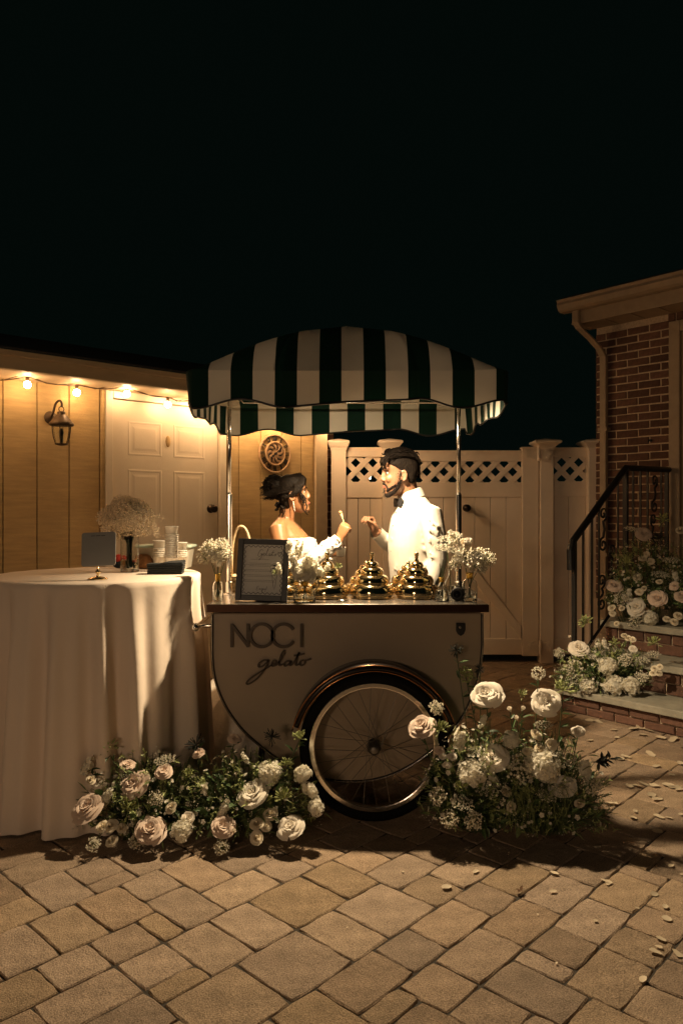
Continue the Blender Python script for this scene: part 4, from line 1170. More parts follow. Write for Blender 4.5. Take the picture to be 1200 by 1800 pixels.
# ------------------------------------------------------------------ table, cloth and the things on it
TX, TY, TH, TR = -1.218, 3.70, 1.090, .500
tb = thing('cocktail_table', 'tall round cocktail table hidden under the white cloth', 'table', (TX, TY, 0))
mb = MB(); mb.lathe([(.001,1.058),(TR-.012,1.058),(TR-.008,1.070),(TR-.012,1.084),(.001,1.084)], 40); mb.build('tabletop', M['trim'], tb, local=True)
mb = MB(); mb.lathe([(.001,.03),(.035,.03),(.035,1.057),(.001,1.057)], 16); mb.build('pedestal', M['iron'], tb, local=True)
mb = MB(); mb.lathe([(.001,.0),(.25,.0),(.25,.012),(.05,.03),(.001,.031)], 24); mb.build('base', M['iron'], tb, local=True)
def cloth():
    mb = MB(); n = 300; rings = []
    rs = random.Random(21)
    ph = [rs.uniform(0, 6.28) for _ in range(8)]
    def fold(a):
        f = .55*math.sin(19*a+ph[0]+1.1*math.sin(2*a+ph[4]))+.35*math.sin(29*a+ph[1]+1.2*math.sin(3*a+ph[5]))+.32*math.sin(11*a+ph[2]+math.sin(a+ph[3]))
        return f
    for r in (.02,.15,.3,.42,.48,.492): rings.append([(TX+r*math.cos(2*math.pi*k/n), TY+r*math.sin(2*math.pi*k/n), TH+.0006*math.sin(9*k*.05+r*30)) for k in range(n)])
    for t in [0,.006,.015,.03,.06,.1,.16,.24,.33,.43,.54,.65,.76,.86,.94,1.0]:
        ring_ = []
        for k in range(n):
            a = 2*math.pi*k/n; f = fold(a)
            sharp = math.copysign(abs(f)**.85, f)
            am = .034*min(1, t*3.2)**.7*(1+.5*t)
            r = .502 + .004*min(1,t*40) + .045*t + am*sharp - .012*min(1, t*8)
            z = TH-.0045*0 - (TH-.010)*t
            if t < .02: z = TH - t*.35 - .002; r = .497+t*.5
            ring_.append((TX+r*math.cos(a+.05*t*math.sin(5*a+1)), TY+r*math.sin(a+.05*t*math.sin(5*a+1)), z))
        rings.append(ring_)
    mb.loft(rings, cap=False)
    mb.f.append(tuple(range(n))[::-1]); mb.m.append(0)
    return mb
tc_ = cloth().build('tablecloth', M['cloth'], None, smooth=True)
tag(tc_, 'white floor length cloth draped in folds over the round table', 'tablecloth')
def tabpt(px, py):
    Y = (EYE-TH)*FPX/(py-HZ); return Vector(((px-600)*Y/FPX, Y, TH+.002))
# sign on a brass stem (its square code is left out)
sp = tabpt(172, 1019)
sg = thing('table_sign', 'grey rounded square sign plate on a small brass stem', 'sign', sp)
mb = MB(); mb.lathe([(.001,0),(.044,0),(.044,.004),(.030,.009),(.008,.014),(.006,.022),(.012,.030),(.012,.036),(.005,.044),(.005,.062),(.001,.063)], 24); mb.build('brass_stand', M['brass'], sg, local=True, smooth=True)
mb = MB(); pl = []
for cx_, cz_, a0 in ((.066,.066,0),(-.066,.066,90),(-.066,-.066,180),(.066,-.066,270)):
    for k in range(6):
        a = R(a0+18*k); pl.append((cx_+.012*math.cos(a), cz_+.012*math.sin(a)))
SX = Matrix.Translation((.004,0,.138)) @ Matrix.Rotation(R(-10),4,'X') @ Matrix.Rotation(R(-2.5),4,'Y')
mb.prism(pl, -.004, .004, 'y', SX); mb.build('plate', M['signplate'], sg, local=True, bevel=.0015)
mb = MB()
for x, w in ((-.034,.018),(-.013,.022),(.012,.018)): mb.box(x, x+w, -.0046, -.0041, .060, .0625, SX)
mb.build('print_line', M['ink'], sg, local=True)
# glass vase with a cloud of baby's breath
vp = tabpt(228, 1006)
vs = thing('flower_vase', 'clear glass cylinder vase with a big round bunch of babys breath', 'vase', vp)
vh = 66*vp.y/FPX
mb = MB(); mb.lathe([(.001,0),(.044,0),(.046,.004),(.046,vh),(.043,vh),(.043,.010),(.001,.010)], 32); mb.build('glass_cylinder', M['glass'], vs, local=True, smooth=False)
mb = MB(); mb.lathe([(.001,.0105),(.0425,.0105),(.0425,.062),(.001,.062)], 28); mb.build('water', M['water'], vs, local=True)
mb = MB(); rs = random.Random(9)
for k in range(22):
    a = rs.uniform(0,6.28); r = rs.uniform(.004,.022)
    mb.tube([(.9*r*math.cos(a+1), .9*r*math.sin(a+1), .02), (r*.6*math.cos(a), r*.6*math.sin(a), vh*.75), (r*2.2*math.cos(a), r*2.2*math.sin(a), vh+.06)], .003, 5)
mb.build('stems', M['stem'], vs, local=True, kind='stuff')
def breath_cloud(rx, ry, rz, n, rad, rs, c=(0,0,0), hol=.55):
    mb = MB()
    for k in range(n):
        d = Vector((rs.gauss(0,1), rs.gauss(0,1), rs.gauss(0,1))).normalized(); q_ = (hol+(1-hol)*rs.random())*(1.0+.10*math.sin(5*d.x+3*d.z)+rs.gauss(0,.03))
        p = Vector((c[0]+d.x*rx*q_, c[1]+d.y*ry*q_, c[2]+d.z*rz*q_)); r = rad*rs.uniform(.6,1.3)
        mb.octa(p, r)
    return mb
cz_ = vh+.085
breath_cloud(.142,.13,.114,3600,.0046,rs,(-.008,0,cz_),.70).build('babys_breath', M['breath'], vs, local=True, fixn=False, kind='stuff')
mb = MB(); mb.ball((-.008,0,cz_), 1, 18, 12, None, (.098,.09,.080)); mb.build('flower_heart', M['breath'], vs, local=True, smooth=True)
mb = MB()
for k in range(130):
    d = Vector((rs.gauss(0,1), rs.gauss(0,1), rs.gauss(0,1)+.3)).normalized()
    mb.tube([(0,0,vh+.01), (d.x*.07, d.y*.065, cz_+d.z*.05), (d.x*.128-.008, d.y*.118, cz_+d.z*.10)], .0009, 3, cap=False)
mb.build('sprigs', M['leaf2'], vs, local=True, fixn=False, kind='stuff')
sprb = MB()
for k in range(10):   # trailing sprays at the right
    p0 = Vector((.09,0,cz_-.01)); p1 = p0+Vector((rs.uniform(.03,.075), rs.uniform(-.03,.03), rs.uniform(-.09,.03)))
    pts = spline([p0, (p0+p1)/2+Vector((0,0,.015)), p1], 5)
    for p in pts[3:]:
        for j in range(3): sprb.octa(p+Vector((rs.gauss(0,.007),rs.gauss(0,.007),rs.gauss(0,.007))), .0036)
sprb.build('trailing_spray', M['breath'], vs, local=True, fixn=False, kind='stuff')
# stacks of paper cups
def cup_mesh():
    mb = MB(); mb.lathe([(.001,.004),(.0235,.004),(.0245,0),(.0255,.001),(.0325,.066),(.0350,.067),(.0355,.070),(.0345,.0725),(.0325,.071),(.0312,.066),(.024,.008),(.001,.007)], 26)
    me = mb.mesh('paper_cup'); fix_normals(me); me.polygons.foreach_set('use_smooth', [True]*len(me.polygons)); me.materials.append(M['cup']); return me
CUP = cup_mesh()
cup_top = MB(); cup_top.lathe([(.001,.066),(.0235,.066),(.0245,.07),(.0255,.069),(.0325,.004),(.035,.003),(.0355,0),(.0345,-.002),(.0325,-.001),(.0312,.004),(.024,.062),(.001,.063)], 26)
for (px, py, top, words) in ((280, 1001, 948, 'left'), (301.5, 1004, 924, 'tallest'), (318, 1001, 953, 'right')):
    p = tabpt(px, py); ztop = EYE-(top-HZ)*p.y/FPX; pitch = .0098
    n = int((ztop-p.z-.0725-.033)/pitch)+1
    for k in range(n):
        o = bpy.data.objects.new('paper_cup', CUP); COL.objects.link(o)
        # cups stand mouth up, each nested in the one below, the last one sitting loose
        o.location = (p.x+U(-.0007,.0007), p.y+U(-.0007,.0007), p.z+.0005+k*pitch+(.033 if k == n-1 else 0))
        o.rotation_euler = (0, 0, U(0,6))
        if k == n-1: tag(o, {'left':'topmost white cup of the short stack left of the tallest', 'tallest':'topmost white cup of the tallest stack on the table', 'right':'topmost white cup of the short stack right of the tallest'}[words], 'cup', 'paper cups stacked on the table')
        else: tag(o, {'left':'white paper cup nested in the short stack left of the tallest', 'tallest':'white paper cup nested in the tallest stack of cups', 'right':'white paper cup nested in the short stack right of the tallest'}[words], 'cup', 'paper cups stacked on the table')
# black napkin block
p = tabpt(292, 1009)
nb_ = thing('napkin_stack', 'folded black napkins lying in front of the paper cups', 'napkins', p, R(4))
rs = random.Random(4)
for k in range(5):
    mb = MB(); d = rs.uniform(-.003,.003); mb.box(-.085+d, .085+d+.002*k, -.045, .045, .0105*k, .0105*k+.0098)
    mb.build('napkin', M['napkin'], nb_, local=True, bevel=.003)
mb = MB(); mb.add([(-.02,-.045,.0527),(.085,-.04,.0525),(.09,.045,.0535),(.01,.05,.0525),(-.018,-.045,.056),(.084,-.04,.058),(.089,.045,.066),(.01,.05,.060)], [(0,3,2,1),(4,5,6,7),(0,1,5,4),(1,2,6,5),(2,3,7,6),(3,0,4,7)]); mb.build('napkin', M['napkin'], nb_, local=True)
# plastic tub with pale green lid
p = tabpt(293, 998)
tu = thing('plastic_tub', 'frosted plastic tub with pale green lid behind the paper cups', 'tub', p, 0)
def rr(a, b, z, r=.02):
    out = []
    for sx_, sy_, a0 in ((1,1,0),(-1,1,90),(-1,-1,180),(1,-1,270)):
        for k in range(5):
            t = R(a0+22.5*k); out.append((sx_*(a-r)+r*math.cos(t), sy_*(b-r)+r*math.sin(t), z))
    return out
mb = MB(); mb.loft([rr(.125,.075,0), rr(.140,.088,.105), rr(.142,.09,.112)]); mb.build('tub_body', M['tub'], tu, local=True)
mb = MB(); mb.loft([rr(.150,.098,.1125), rr(.152,.10,.118), rr(.150,.098,.126), rr(.135,.085,.128)]); mb.build('tub_lid', M['tublid'], tu, local=True)
# red bundle and kraft bag
p = tabpt(210, 1000)
rd = thing('red_bundle', 'small red and black cloth bundle behind the table sign', 'bundle', p)
mb = MB(); rs = random.Random(2)
for k in range(6): mb.ball((rs.uniform(-.03,.03), rs.uniform(-.02,.02), .045+rs.uniform(-.01,.018)), rs.uniform(.016,.024), 10, 7)
mb.build('red_cloth', M['red'], rd, local=True, smooth=True)
mb = MB(); mb.ball((0,0,.024), .036, 14, 9, None, (1.1,.8,.64)); mb.build('black_cloth', M['napkin'], rd, local=True, smooth=True)
p = tabpt(252, 1000)
kb_ = thing('kraft_bag', 'crumpled brown paper bag lying behind the glass vase', 'paper bag', p)
mb = MB(); mb.loft([[(.052*math.cos(a)*s+U(-.003,.003), .03*math.sin(a)*s+U(-.003,.003), z) for a in [2*math.pi*k/14 for k in range(14)]] for s, z in ((.9,.001),(1.05,.02),(1.0,.05),(.8,.068),(.45,.078))]); mb.build('bag', M['kraft'], kb_, local=True, smooth=False)
# ------------------------------------------------------------------ flowers
def petal_grid(mb, th0, wid, rb, rt, h, curl, z0=0.0, n=5, tear=0.0, rs=None):
    v = []
    for i in range(n):
        t = i/(n-1)
        wf = math.sin(math.pi*(.20+.55*t)) if t < .9 else .80
        for j in range(n):
            s = -1+2*j/(n-1)
            r = rb+(rt-rb)*t**.75
            z = z0+h*math.sin(math.pi/2*min(1,t*1.02))
            if t > .7: r += curl*(t-.7)/.3; z -= curl*.45*((t-.7)/.3)**2
            z -= .16*h*s*s*t; r *= 1-.06*s*s*t
            if rs: r += rs.uniform(-.03,.03)*(.3+t); z += rs.uniform(-.03,.03)*(.3+t)
            a = th0+s*wid*wf
            v.append((r*math.cos(a), r*math.sin(a), z))
    f = [(i*n+j, i*n+j+1, (i+1)*n+j+1, (i+1)*n+j) for i in range(n-1) for j in range(n-1)]
    mb.add(v, f)
def flower_mesh(name, layers, m, seed, closed=1.0):
    rs = random.Random(seed); mb = MB(); a = 0
    for (n, rb, rt, h, w, cu) in layers:
        off = rs.uniform(0, 6.28)
        for k in range(n):
            petal_grid(mb, off+2*math.pi*k/n+rs.uniform(-.15,.15), R(w)*rs.uniform(.92,1.12), rb, rt*rs.uniform(.92,1.06), h*rs.uniform(.94,1.05), cu*rs.uniform(.6,1.3), rs=rs)
    mb.ball((0,0,.50), .30, 8, 6, None, (.36*1.6,.36*1.6,1.25)) if closed else None
    mb.lathe([(.001,-.20),(.10,-.18),(.14,-.05),(.10,.02),(.02,.1)], 8)
    me = mb.mesh(name); me.polygons.foreach_set('use_smooth', [True]*len(me.polygons)); me.materials.append(m); return me
ROSE = [(2,.03,.10,.92,88,.0),(3,.08,.21,.94,74,.03),(3,.12,.34,.94,72,.07),(4,.16,.48,.90,60,.10),(4,.20,.62,.82,58,.15),(5,.22,.76,.70,50,.20),(5,.22,.90,.52,46,.24)]
ROSEB = [(2,.02,.13,.86,85,.0),(3,.05,.25,.88,72,.02),(4,.07,.40,.86,62,.05),(5,.09,.55,.80,56,.10),(5,.10,.70,.66,54,.14)]
RAN = [(3,.02,.14,.62,80,-.03),(4,.04,.26,.64,66,-.03),(5,.06,.38,.62,58,-.03),(6,.08,.52,.56,50,-.02),(7,.09,.68,.46,46,.0),(7,.10,.84,.34,44,.02),(8,.10,.98,.22,40,.02)]
BUD = [(2,.02,.16,1.0,85,-.05),(3,.05,.28,1.0,75,-.05),(3,.08,.42,.95,70,-.04),(4,.10,.52,.80,60,-.02)]
FM = {'rw': [flower_mesh('rose', ROSE, M['rose_w'], s) for s in (1,2,3,12,13)], 'rb': [flower_mesh('rose', ROSE, M['rose_b'], s) for s in (4,5,14,15)],
      'rs': [flower_mesh('rose', ROSEB, M['rose_w'], s) for s in (6,7)], 'ra': [flower_mesh('ranunculus', RAN, M['ranun'], s) for s in (8,9)], 'bu': [flower_mesh('bud', BUD, M['rose_w'], s) for s in (10,11)]}
def put(kind, p, d, r, parent, rs):
    me = rs.choice(FM[kind])
    o = bpy.data.objects.new(me.name.split('.')[0], me); COL.objects.link(o)
    o.parent = parent; o.matrix_parent_inverse = wm(parent).inverted()
    o.matrix_basis = Matrix.Translation(Vector(p)-Vector(d).normalized()*r*.35) @ rot_to(d, rs.uniform(0,6.28)) @ Matrix.Diagonal((r*rs.uniform(.92,1.08),r*rs.uniform(.88,1.05),r*rs.uniform(.9,1.15),1))
    return o
def floret(mb, p, d, r, rs, n=4):
    X = Matrix.Translation(p) @ rot_to(d, rs.uniform(0,6.28))
    for k in range(n):
        a = 2*math.pi*k/n; c, s = math.cos(a), math.sin(a); w = .52
        mb.add([(0,0,-r*.1),(r*.62*c-r*w*s*.9, r*.62*s+r*w*c*.9, r*.2),(r*1.05*c, r*1.05*s, r*.08),(r*.62*c+r*w*s*.9, r*.62*s-r*w*c*.9, r*.2)], [(0,1,2,3)], X)
def leafshape(mb, p, d, up, L, W):
    d = Vector(d).normalized(); s = d.cross(Vector(up)); 
    if s.length < 1e-4: s = d.orthogonal()
    s.normalize(); u = s.cross(d)
    p = Vector(p)
    mid = [p, p+d*L*.35-u*L*.03, p+d*L*.7-u*L*.05, p+d*L-u*L*.14]
    l = [p+d*L*.3+s*W*.5+u*L*.04, p+d*L*.65+s*W*.42+u*L*.02]; r = [p+d*L*.3-s*W*.5+u*L*.04, p+d*L*.65-s*W*.42+u*L*.02]
    mb.add(mid+l+r, [(0,1,4),(1,2,5,4),(2,3,5),(0,6,1),(1,6,7,2),(2,7,3)])
def cluster(kind, p, r, parent, rs, facing):
    mb = MB(); p = Vector(p); f = Vector(facing).normalized()
    if kind == 'hydrangea':
        for k in range(70):
            d = (Vector((rs.gauss(0,1), rs.gauss(0,1), rs.gauss(0,1))).normalized()+f*.4).normalized()
            floret(mb, p+d*r*rs.uniform(.75,1.0), (d+Vector((rs.gauss(0,.3),rs.gauss(0,.3),rs.gauss(0,.3)))), r*.30, rs)
        mb.ball(p, r*.78, 10, 7)
        return mb.build('hydrangea', M['floret'], parent, fixn=False)
    if kind == 'stock':
        ax = (Vector((rs.uniform(-.6,.6), rs.uniform(-.3,.2), 1))).normalized()
        for k in range(26):
            t = rs.uniform(-1,1); d = Vector((rs.gauss(0,1), rs.gauss(0,1), rs.gauss(0,.5))).normalized()
            floret(mb, p+ax*t*r+d*r*.45*(1.1-abs(t)*.5), d+ax*.3, r*.36*(1.1-.35*(t+1)/2), rs, 5)
        mb.ball(p, r*.42, 8, 6, None, (1,1,1.5)) if False else mb.ball(p, r*.5, 8, 6)
        return mb.build('stock_flower', M['floret'], parent, fixn=False)
    if kind == 'breath':
        b2 = MB()
        for k in range(150):
            d = Vector((rs.gauss(0,1), rs.gauss(0,1), rs.gauss(0,1))).normalized(); q_ = p+d*r*rs.uniform(.45,1.1)
            mb.octa(q_, r*.095*rs.uniform(.7,1.4))
            if k % 3 == 0: b2.tube([p-f*r*.4+Vector((0,0,-r*.5)), (p+q_)/2, q_], r*.014, 3, cap=False)
        o = mb.build('babys_breath', M['tiny'], parent, fixn=False); b2.build('sprigs', M['leaf2'], o, fixn=False); return o
    if kind == 'umbel':
        b2 = MB(); dn = (f*.5+Vector((rs.uniform(-.3,.3),0,.9))).normalized(); X = rot_to(dn)
        for k in range(26):
            rr_ = r*math.sqrt((k+.5)/26); a = k*2.399
            c = p+X @ Vector((rr_*math.cos(a), rr_*math.sin(a), .10*r*(1-(rr_/r)**2)))
            for j in range(9):
                mb.octa(c+X @ Vector((rs.gauss(0,.075)*r, rs.gauss(0,.075)*r, rs.gauss(0,.04)*r)), r*.045*rs.uniform(.7,1.3))
            b2.tube([p-dn*r*.55, c], r*.013, 3, cap=False)
        b2.tube([p-dn*r*.55, p-dn*r*1.6+Vector((0,.02,-r))], r*.03, 4)
        o = mb.build('umbel', M['floret'], parent, fixn=False); b2.build('rays', M['stem'], o, fixn=False); return o
    if kind == 'agapanthus':
        for k in range(30):
            d = (Vector((rs.gauss(0,1), rs.gauss(0,1), rs.gauss(0,1))).normalized()+f*.3+Vector((0,0,.55))).normalized()
            L_ = r*rs.uniform(.75,1.15); X = Matrix.Translation(p) @ rot_to(d)
            mb.loft([[(q_*math.cos(a), q_*math.sin(a), z) for a in (0,1.26,2.51,3.77,5.03)] for q_, z in ((r*.02,0),(r*.025,L_*.55),(r*.085,L_*.75),(r*.07,L_*.93),(r*.01,L_))], X=X)
        return mb.build('agapanthus', M['budgreen'], parent, fixn=False)
    if kind == 'dark':
        for k in range(46):
            d = Vector((rs.gauss(0,1), rs.gauss(0,1), rs.gauss(0,1))).normalized()
            mb.tube([p, p+d*r*rs.uniform(.7,1.1)], [r*.02, r*.05], 3)
        return mb.build('dark_seedhead', M['darkleaf'], parent, fixn=False)
    if kind == 'pompom':
        for k in range(120):
            d = Vector((rs.gauss(0,1), rs.gauss(0,1), rs.gauss(0,1))).normalized()
            mb.octa(p+d*r*rs.uniform(.8,1.05), r*.12)
        return mb.build('pompom_flower', M['budgreen'] if rs.random() < .5 else M['floret'], parent, fixn=False)
    if kind == 'sprig':
        for k in range(5):
            a = p+Vector((rs.uniform(-.2,.2)*r, rs.uniform(-.2,.2)*r, 0)); e = p+Vector((rs.uniform(.5,1.3)*r, rs.uniform(-.4,.4)*r, rs.uniform(-.2,.8)*r))
            mb.tube([a, (a+e)/2, e], r*.02, 3)
            for j in range(5):
                t = .25+.75*j/4; leafshape(mb, a.lerp(e,t), (e-a).normalized()+Vector((rs.gauss(0,.6),rs.gauss(0,.4),rs.gauss(0,.6))), (0,-.5,1), r*.55, r*.20)
        return mb.build('leaf_sprig', M['darkleaf'], parent, fixn=False)

def mound(parent, cen, rad, nleaf, ngrass, rs, lift=0.0):
    """leafy mass behind the blooms: many stems with leaves, fine grass and ferny threads"""
    cx, cy, cz = cen; rx, ry, rz = rad
    lf = MB(); ol = MB(); st = MB()
    for k in range(nleaf):
        d = Vector((rs.gauss(0,1), rs.gauss(0,1), abs(rs.gauss(0,1))*.9)).normalized(); q_ = rs.uniform(.30,.93)
        p = Vector((cx+d.x*rx*q_, cy+d.y*ry*q_, max(.02, cz+d.z*rz*q_)))
        o = (d+Vector((rs.gauss(0,.5), rs.gauss(0,.5), rs.gauss(0,.5)))).normalized()
        L_ = rs.uniform(.025,.062)
        leafshape(lf if rs.random() < .6 else ol, p, o, (d+Vector((0,0,.4))).normalized(), L_, L_*rs.uniform(.22,.5))
        if p.z+o.z*L_ < .01: pass
    for k in range(ngrass):
        d = Vector((rs.gauss(0,1), rs.gauss(0,1), abs(rs.gauss(0,1)))).normalized()
        b = Vector((cx+d.x*rx*.35, cy+d.y*ry*.4, cz*.4)); e = Vector((cx+d.x*rx*rs.uniform(.8,1.15), cy+d.y*ry*rs.uniform(.8,1.15), max(.015, cz+d.z*rz*rs.uniform(.7,1.15))))
        m_ = (b+e)/2+Vector((0,0,.04))
        pts = spline([b, m_, e], 4); st.tube(pts, .0013, 3, cap=False)
        if rs.random() < .45:
            for j in range(8):   # ferny side threads
                t = .4+.6*j/8; i = int(t*(len(pts)-1)); pp = pts[i]
                st.tube([pp, pp+Vector((rs.gauss(0,.018), rs.gauss(0,.018), rs.uniform(-.01,.022)))], .0008, 3, cap=False)
    fl = MB()
    for k in range(int(nleaf*.42)):
        dd = Vector((rs.gauss(0,1), rs.gauss(0,1)-.35, abs(rs.gauss(0,1))*.9)).normalized(); q_ = rs.uniform(.80,1.10)
        p = Vector((cx+dd.x*rx*q_, cy+dd.y*ry*q_, max(.02, cz+dd.z*rz*q_)))
        t_ = rs.random()
        if t_ < .35:
            for j in range(rs.randrange(3,8)): fl.octa(p+Vector((rs.gauss(0,.010),rs.gauss(0,.010),rs.gauss(0,.010))), rs.uniform(.0016,.0032))
        elif t_ < .7: floret(fl, p, dd+Vector((rs.gauss(0,.4),rs.gauss(0,.4)-.3,rs.gauss(0,.4))), rs.uniform(.006,.013), rs, 5)
        else: leafshape(ol, p, (dd+Vector((rs.gauss(0,.6),rs.gauss(0,.6),rs.gauss(0,.6)))).normalized(), (0,-.5,1), rs.uniform(.03,.07), rs.uniform(.004,.009))
    gs = MB()
    for k in range(int(nleaf*.22)):
        dd = Vector((rs.gauss(0,1), rs.gauss(0,1)-.3, abs(rs.gauss(0,1)))).normalized(); q_ = rs.uniform(.85,1.12)
        p = Vector((cx+dd.x*rx*q_, cy+dd.y*ry*q_, max(.03, cz+dd.z*rz*q_))); up = (dd+Vector((rs.gauss(0,.5),rs.gauss(0,.5),rs.uniform(0,1)))).normalized(); L_ = rs.uniform(.03,.07)
        gs.tube([p-up*L_, p], .0011, 3, cap=False)
        for j in range(6):
            leafshape(gs, p-up*L_*(.12*j), (up*.6+Vector((rs.gauss(0,.8),rs.gauss(0,.8),rs.gauss(0,.8)))).normalized(), (0,-.5,1), rs.uniform(.010,.026), rs.uniform(.003,.008))
    gs.build('green_sprigs', M['budgreen'], parent, fixn=False, kind='stuff')
    fl.build('filler_blossom', M['tiny'], parent, fixn=False, kind='stuff')
    lf.build('leaves', M['leaf'], parent, fixn=False, kind='stuff')
    ol.build('foliage', M['leaf2'], parent, fixn=False, kind='stuff')
    st.build('stems', M['stem'], parent, fixn=False, kind='stuff')

def arrange(parent, items, depth, rs, toward=(0,-1,.35)):
    for it in items:
        kind, px, py, rp = it[:4]; Y = it[4] if len(it) > 4 else depth(px, py)
        p = P(px, py, Y); r = rp*Y/FPX
        p.z = max(p.z, .02)
        d = Vector(toward)+Vector((rs.uniform(-.35,.35), rs.uniform(-.1,.1), rs.uniform(-.2,.35)))
        if kind in FM: put(kind, p, d, r*1.04, parent, rs)
        else: cluster(kind, p, r, parent, rs, toward)
def stems_to(parent, items, base, rs):
    mb = MB(); lv = MB()
    for (px, py, Y) in items:
        p = P(px, py, Y); b = Vector(base)+Vector((rs.uniform(-.06,.06), rs.uniform(-.05,.05), 0))
        b.x += (p.x-b.x)*.7
        sp_ = spline([b, (b+p)/2+Vector((rs.uniform(-.02,.02),0,.02)), p], 5); mb.tube(sp_, .0024, 5)
        for j in range(3, len(sp_)-1):
            for h in range(2): leafshape(lv, sp_[j], Vector((rs.gauss(0,.7), rs.gauss(-.2,.5), rs.uniform(-.1,.9))), (0,-.4,1), rs.uniform(.03,.06), rs.uniform(.008,.02))
    mb.build('long_stems', M['stem'], parent, fixn=False, kind='stuff'); lv.build('stem_leaves', M['leaf'], parent, fixn=False, kind='stuff')

# left arrangement on the paving
rs = random.Random(31)
la = thing('floral_arrangement', 'low wide bed of blush roses and greenery in front of the tablecloth', 'flower arrangement', (-.62, 3.18, 0), 0, 'floral arrangements')
LA = [('rb',237,1383,27),('rw',445,1398,27),('rb',264,1462,27),('rw',511,1455,24),('rb',154,1421,25),('rb',392,1455,20),
 ('ra',194,1451,13),('ra',196,1478,12),('ra',180,1453,11),('ra',214,1455,10),('ra',475,1430,14),('ra',451,1447,13),('ra',451,1472,13),('ra',468,1453,10),
 ('stock',394,1421,14),('bu',411,1463,8),('bu',415,1362,7),('bu',539,1369,9),('umbel',290,1336,18),('umbel',126,1300,14),('stock',154,1346,17),('agapanthus',190,1316,20),
 ('agapanthus',226,1424,23),('breath',273,1404,14),('agapanthus',499,1404,20),('stock',551,1394,16),('stock',536,1386,11),('hydrangea',474,1360,21),('hydrangea',532,1362,16),('agapanthus',527,1299,17),
 ('dark',345,1310,20),('dark',478,1296,16),('rb',412,1300,11,3.36),('agapanthus',329,1362,12),('stock',187,1403,16),('rs',330,1440,15),('hydrangea',320,1462,20),('ra',300,1420,11),('stock',360,1388,10),('rb',288,1358,14),('rb',225,1345,12),
 ('breath',390,1490,14),('breath',240,1478,14),('bu',332,1387,7),('bu',361,1388,7),('hydrangea',555,1420,14),('agapanthus',503,1345,14),('breath',165,1485,13),('ra',160,1370,9),('stock',430,1332,9),('rb',350,1325,10),('umbel',222,1360,12)]
dl = lambda px, py: 3.26-.26*max(0,(py-1290))/200 - .015*math.sin(px*.05)
arrange(la, LA, dl, rs, (0,-.62,.80))
stems_to(la, [(126,1302,3.255),(190,1318,3.22),(527,1300,3.25),(412,1303,3.36),(345,1312,3.3),(154,1348,3.18)], (-.62,3.2,.02), rs)
mound(la, (-.86,3.23,.05), (.29,.17,.28), 620, 260, rs); mound(la, (-.44,3.23,.05), (.33,.17,.28), 620, 260, rs)

# right arrangement on the paving
ra_ = thing('floral_arrangement', 'tall bouquet of white roses and wispy greens beside the cart wheel', 'flower arrangement', (.72, 3.22, 0), 0, 'floral arrangements')
RA = [('rw',855,1223,25),('rb',741,1279,22),('rw',867,1333,27),('rw',960,1237,24),('rw',989,1385,22),
 ('ra',943,1291,12),('ra',968,1309,13),('bu',896,1248,10),('bu',908,1264,9),('bu',918,1247,9),('rs',1016,1288,15),('rs',777,1331,9),('rs',794,1332,10),('rs',785,1347,10),('ra',891,1391,11),('ra',898,1418,10),('ra',949,1315,10),
 ('agapanthus',773,1284,19),('agapanthus',989,1214,22),('stock',809,1295,19),('hydrangea',828,1360,26),('stock',868,1370,16),('umbel',859,1390,22),('umbel',813,1412,22),('breath',832,1443,17),
 ('breath',915,1352,24),('hydrangea',953,1347,30),('umbel',991,1336,28),('stock',1028,1354,18),('breath',767,1244,13),('pompom',946,1184,12),('dark',802,1143,14,3.36),('dark',843,1177,11,3.35),('pompom',818,1186,14,3.36),
 ('agapanthus',918,1222,11),('breath',790,1440,16),('umbel',960,1400,18),('agapanthus',930,1392,14),('sprig',1042,1340,28),('hydrangea',898,1300,15),('umbel',955,1275,16),('stock',848,1268,11),('agapanthus',812,1385,14),('breath',1040,1382,16),('breath',770,1400,16),('ra',925,1320,9),('rb',772,1320,8),('umbel',835,1320,13),('ra',1018,1412,10)]
dr_ = lambda px, py: 3.21-.20*max(0,(py-1250))/210 + .015*math.sin(px*.045)
arrange(ra_, RA, dr_, rs, (-.1,-.62,.80))
stems_to(ra_, [(855,1228,3.22),(946,1190,3.22),(802,1148,3.36),(843,1180,3.35),(818,1190,3.36),(741,1285,3.21),(960,1243,3.22),(989,1218,3.22),(896,1252,3.22),(908,1266,3.22),(918,1250,3.22),(1016,1290,3.2)], (.74,3.24,.02), rs)
mound(ra_, (.60,3.21,.08), (.25,.17,.38), 600, 420, rs); mound(ra_, (.88,3.21,.06), (.28,.17,.36), 600, 420, rs)
mb = MB()
for k in range(80):   # hanging feathery grass at the front
    b = P(rs.uniform(890,1000), rs.uniform(1375,1400), 3.06); e = b+Vector((rs.uniform(-.07,.07), rs.uniform(-.05,.0), -rs.uniform(.05,.17))); e.z = max(.01,e.z)
    mb.tube(spline([b, (b+e)/2+Vector((rs.uniform(-.03,.03),-.02,.03)), e], 4), .0007, 3, cap=False)
mb.build('feather_grass', M['leaf2'], ra_, fixn=False, kind='stuff')

